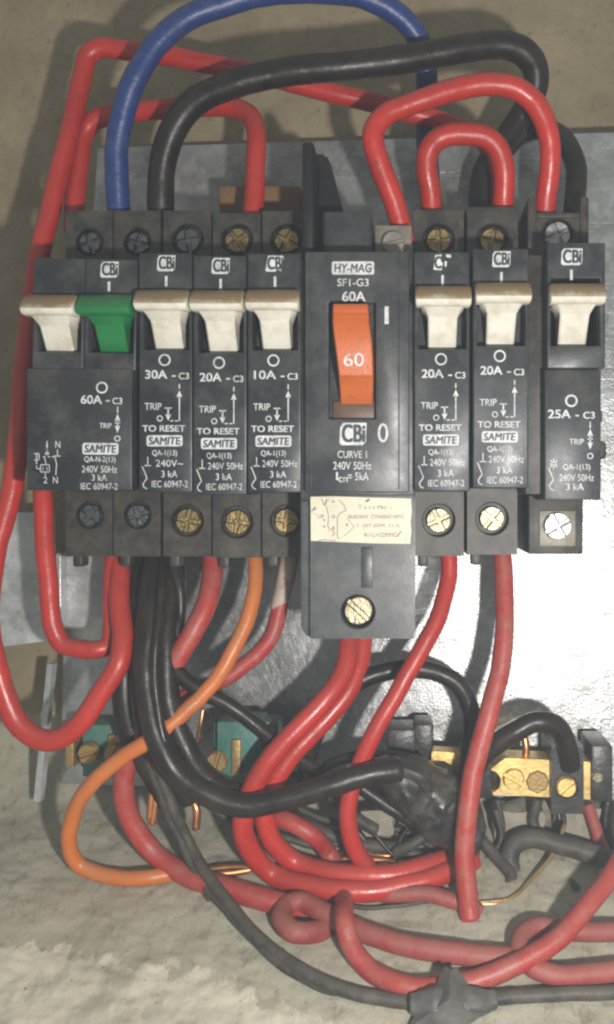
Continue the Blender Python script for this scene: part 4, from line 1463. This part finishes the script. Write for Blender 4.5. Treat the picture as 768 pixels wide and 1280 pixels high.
tb_ = Thing('taped_joint', 'dusty black tape bow with pointed flap around the bottom cable', 'taped joint', P(565, 1282, ledge_d(565, 1282)))
e = [P(515, 1256, ledge_d(515, 1256, 16)), P(545, 1254, ledge_d(545, 1254, 18)), P(580, 1253, ledge_d(580, 1253, 18)), P(618, 1250, ledge_d(618, 1250, 15))]
tb_.part('tape_wrap', lump(e, [11, 17, 16, 10], 7.0, n=40, amp=.18), 'tape_dusty', sharp=28)
bm = bmesh.new()
ft = bmesh.new()
d0 = ledge_d(560, 1250, 0)
fp = [(507, 1288, 4), (528, 1258, 20), (544, 1234, 30), (557, 1207, 42), (563, 1213, 45), (571, 1209, 40), (588, 1234, 30), (606, 1252, 22), (622, 1260, 8), (600, 1272, 16), (572, 1290, 8), (534, 1296, 4)]
fc = [P(a, b_, ledge_d(a, b_, c)) for a, b_, c in fp]
mid = P(562, 1250, ledge_d(562, 1250, 42))
mv, mb = ft.verts.new(mid), ft.verts.new(mid + Vector((0, 8, -2)))
fv = [ft.verts.new(p) for p in fc]
bv = [ft.verts.new(p + Vector((0, 5, -2))) for p in fc]
for i in range(len(fv)):
    j = (i + 1) % len(fv)
    ft.faces.new((mv, fv[i], fv[j]))
    ft.faces.new((mb, bv[j], bv[i]))
    ft.faces.new((fv[i], bv[i], bv[j], fv[j]))
bmesh.ops.subdivide_edges(ft, edges=ft.edges[:], cuts=3, use_grid_fill=True)
for v in ft.verts:
    v.co.y += 3.5 * noise.noise(v.co * 0.05)
merge(bm, ft)
tb_.part('flap', bm, 'tape_dusty', sharp=25)

# ------------------------------------------------------------------ terminal bars


def teal_terminal(label, px0, px1, py0, py1, d, side):
    t = Thing('terminal_block', label, 'terminal block', P((px0 + px1) / 2, py1, d + 60), 'teal terminal blocks')
    a, c = P(px0, py0, d), P(px1, py1, d)
    bm = bmesh.new()
    h = a.z - c.z
    wd = c.x - a.x
    box(bm, a.x + wd * .18, c.x - wd * .2, d, d + 60, c.z, a.z, 4, 2)
    box(bm, a.x + wd * .1, c.x, d + 18, d + 60, c.z + h * .12, a.z - h * .06, 3, 2)
    ins = t.part('insulator', bm, 'teal')
    return t, a, c, wd, h


t, a, c, wd, h = teal_terminal('teal terminal block with dull brass below the left red loop', 84, 186, 906, 972, 140, 0)
bm = bmesh.new()
box(bm, a.x, a.x + 12, 133, 200, c.z + h * .22, a.z - h * .22, 1.5)
box(bm, a.x + wd * .52, c.x - wd * .02, 132, 195, c.z + h * .3, a.z - h * .16, 3)
t.part('brass_insert', bm, 'brass_dull')
for q, rot in ((0.30, .3), (0.62, 1.0), (.86, .4)):
    bm = bmesh.new()
    screw_head(bm, a.x + wd * q, c.z + h * .5, 129, 15, False, rot, gap=2.2)
    t.part('screw', bm, 'brass_dull')
t, a, c, wd, h = teal_terminal('teal terminal block with brass screw beside the two thick red wires', 254, 346, 902, 978, 140, 1)
bm = bmesh.new()
box(bm, a.x + wd * .40, a.x + wd * .52, 134, 200, c.z + h * .14, a.z - h * .28, 1.5)
t.part('brass_insert', bm, 'brass_dull')
bm = bmesh.new()
screw_head(bm, a.x + wd * .2, c.z + h * .36, 135, 15, False, 1.3, gap=2.2)
t.part('screw', bm, 'brass_dull')

nb = Thing('neutral_bar', 'brass neutral bar with black holders at the lower right', 'terminal bar', P(660, 1000, 190))
YN = 140


def Q(px, py):
    p = P(px, py, YN)
    return p.x, p.z


bm = bmesh.new()
prism(bm, [Q(*q) for q in ((614, 993), (625, 986), (627, 974), (621, 965), (613, 963), (632, 948), (741, 953), (741, 1000), (640, 994.5))], YN, YN + 44, bev=1.5)
prism(bm, [Q(*q) for q in ((540, 942), (577, 944), (579, 985), (540, 985))], YN + 8, YN + 40, bev=1.5)
bar = nb.part('bar', bm, 'brass')
bm = bmesh.new()
screw_head(bm, Q(642, 973)[0], Q(642, 973)[1], YN - 2, 15.5, False, -0.5, gap=2.4, h=4)
nb.part('screw', bm, 'brass', under=bar)
bm = bmesh.new()
disc(bm, *Q(672, 977), YN - 3, YN + 10, 16.5, n=8, cham=2)
nb.part('screw', bm, 'brass_dull', under=bar)
bm = bmesh.new()
box(bm, Q(574, 0)[0], Q(618, 0)[0], YN + 14, YN + 70, Q(0, 1004)[1], Q(0, 944)[1], 5)
nb.part('holder', bm, 'block_black')
bm = bmesh.new()
x0, z0 = Q(687, 1012)
x1, z1 = Q(727, 930)
tb2 = bmesh.new()
sx, sz = Q(706, 980)
block_with_hole(tb2, x0, x1, z0, z1, YN - 16, YN + 70, sx, sz, 16, 10)
merge(bm, tb2)
x2, _ = Q(738, 0)
x3, z3 = Q(765, 1000)
box(bm, x2, x3, YN - 8, YN + 70, z3, Q(0, 930)[1], 4)
hold = nb.part('holder', bm, 'block_black')
bm = bmesh.new()
screw_head(bm, sx, sz, YN - 12, 14.5, False, 0.72, gap=2.2, h=4)
nb.part('screw', bm, 'brass', under=hold)
bm = bmesh.new()
screw_head(bm, Q(745, 968)[0], Q(745, 968)[1], YN - 11, 8, False, 0.2, gap=1.6, h=3)
nb.part('screw', bm, 'screw_zinc', under=hold)
bm = bmesh.new()
x0, z0 = Q(484, 958)
x1, z1 = Q(541, 912)
box(bm, x0, x1 - 24, YN + 20, YN + 80, z0, z1 - 6, 4)
box(bm, x1 - 26, x1 + 2, YN + 26, YN + 84, z0 - 10, z1, 4)
nb.part('holder', bm, 'block_black')

# plaster lumps fallen behind the wires
for (px, py, sx_, sy_, sz_, d, lab) in ((472, 1026, 46, 20, 34, 165, 'pale flat plaster chip wedged behind the slanting red wire'),
                                        (646, 1034, 74, 44, 64, 205, 'rough plaster lump under the brass neutral bar'),
                                        (722, 1032, 66, 44, 66, 212, 'rough plaster lump right of the one under the brass bar'),
                                        (590, 1060, 44, 30, 40, 205, 'plaster lump in shadow behind the hanging red wire')):
    c = P(px, py, d)
    t = bmesh.new()
    bmesh.ops.create_cube(t, size=1)
    bmesh.ops.subdivide_edges(t, edges=t.edges[:], cuts=5, use_grid_fill=True)
    for v in t.verts:
        q = Vector((v.co.x * sx_, v.co.y * sy_, v.co.z * sz_))
        q *= 1 + .22 * noise.noise(q * .05 + Vector((px, 0, 0)))
        v.co = c + q
    b2 = bmesh.new()
    merge(b2, t)
    tag(link_mesh(b2, 'plaster_lump', M['plaster_chip'], origin=(c.x, c.y, c.z - sz_ / 2), sharp=30), lab, 'plaster lump', 'plaster lumps')

# ------------------------------------------------------------------ scattering volume added to stand in for lens glare
bm = bmesh.new()
box(bm, -1700, 1400, -1400, 700, -1100, 1600, 0)
hz = bpy.data.materials.new('lens glare volume')
hz.use_nodes = True
nt = hz.node_tree
nt.nodes.remove(nt.nodes['Principled BSDF'])
pv = nt.nodes.new('ShaderNodeVolumePrincipled')
pv.inputs['Color'].default_value = (0.80, 0.90, 1.0, 1)
pv.inputs['Density'].default_value = 0.11
nt.links.new(pv.outputs[0], nt.nodes['Material Output'].inputs['Volume'])
tag(link_mesh(bm, 'glare_volume', hz), 'thin milky volume added to imitate lens glare from the flash', None, kind='stuff')
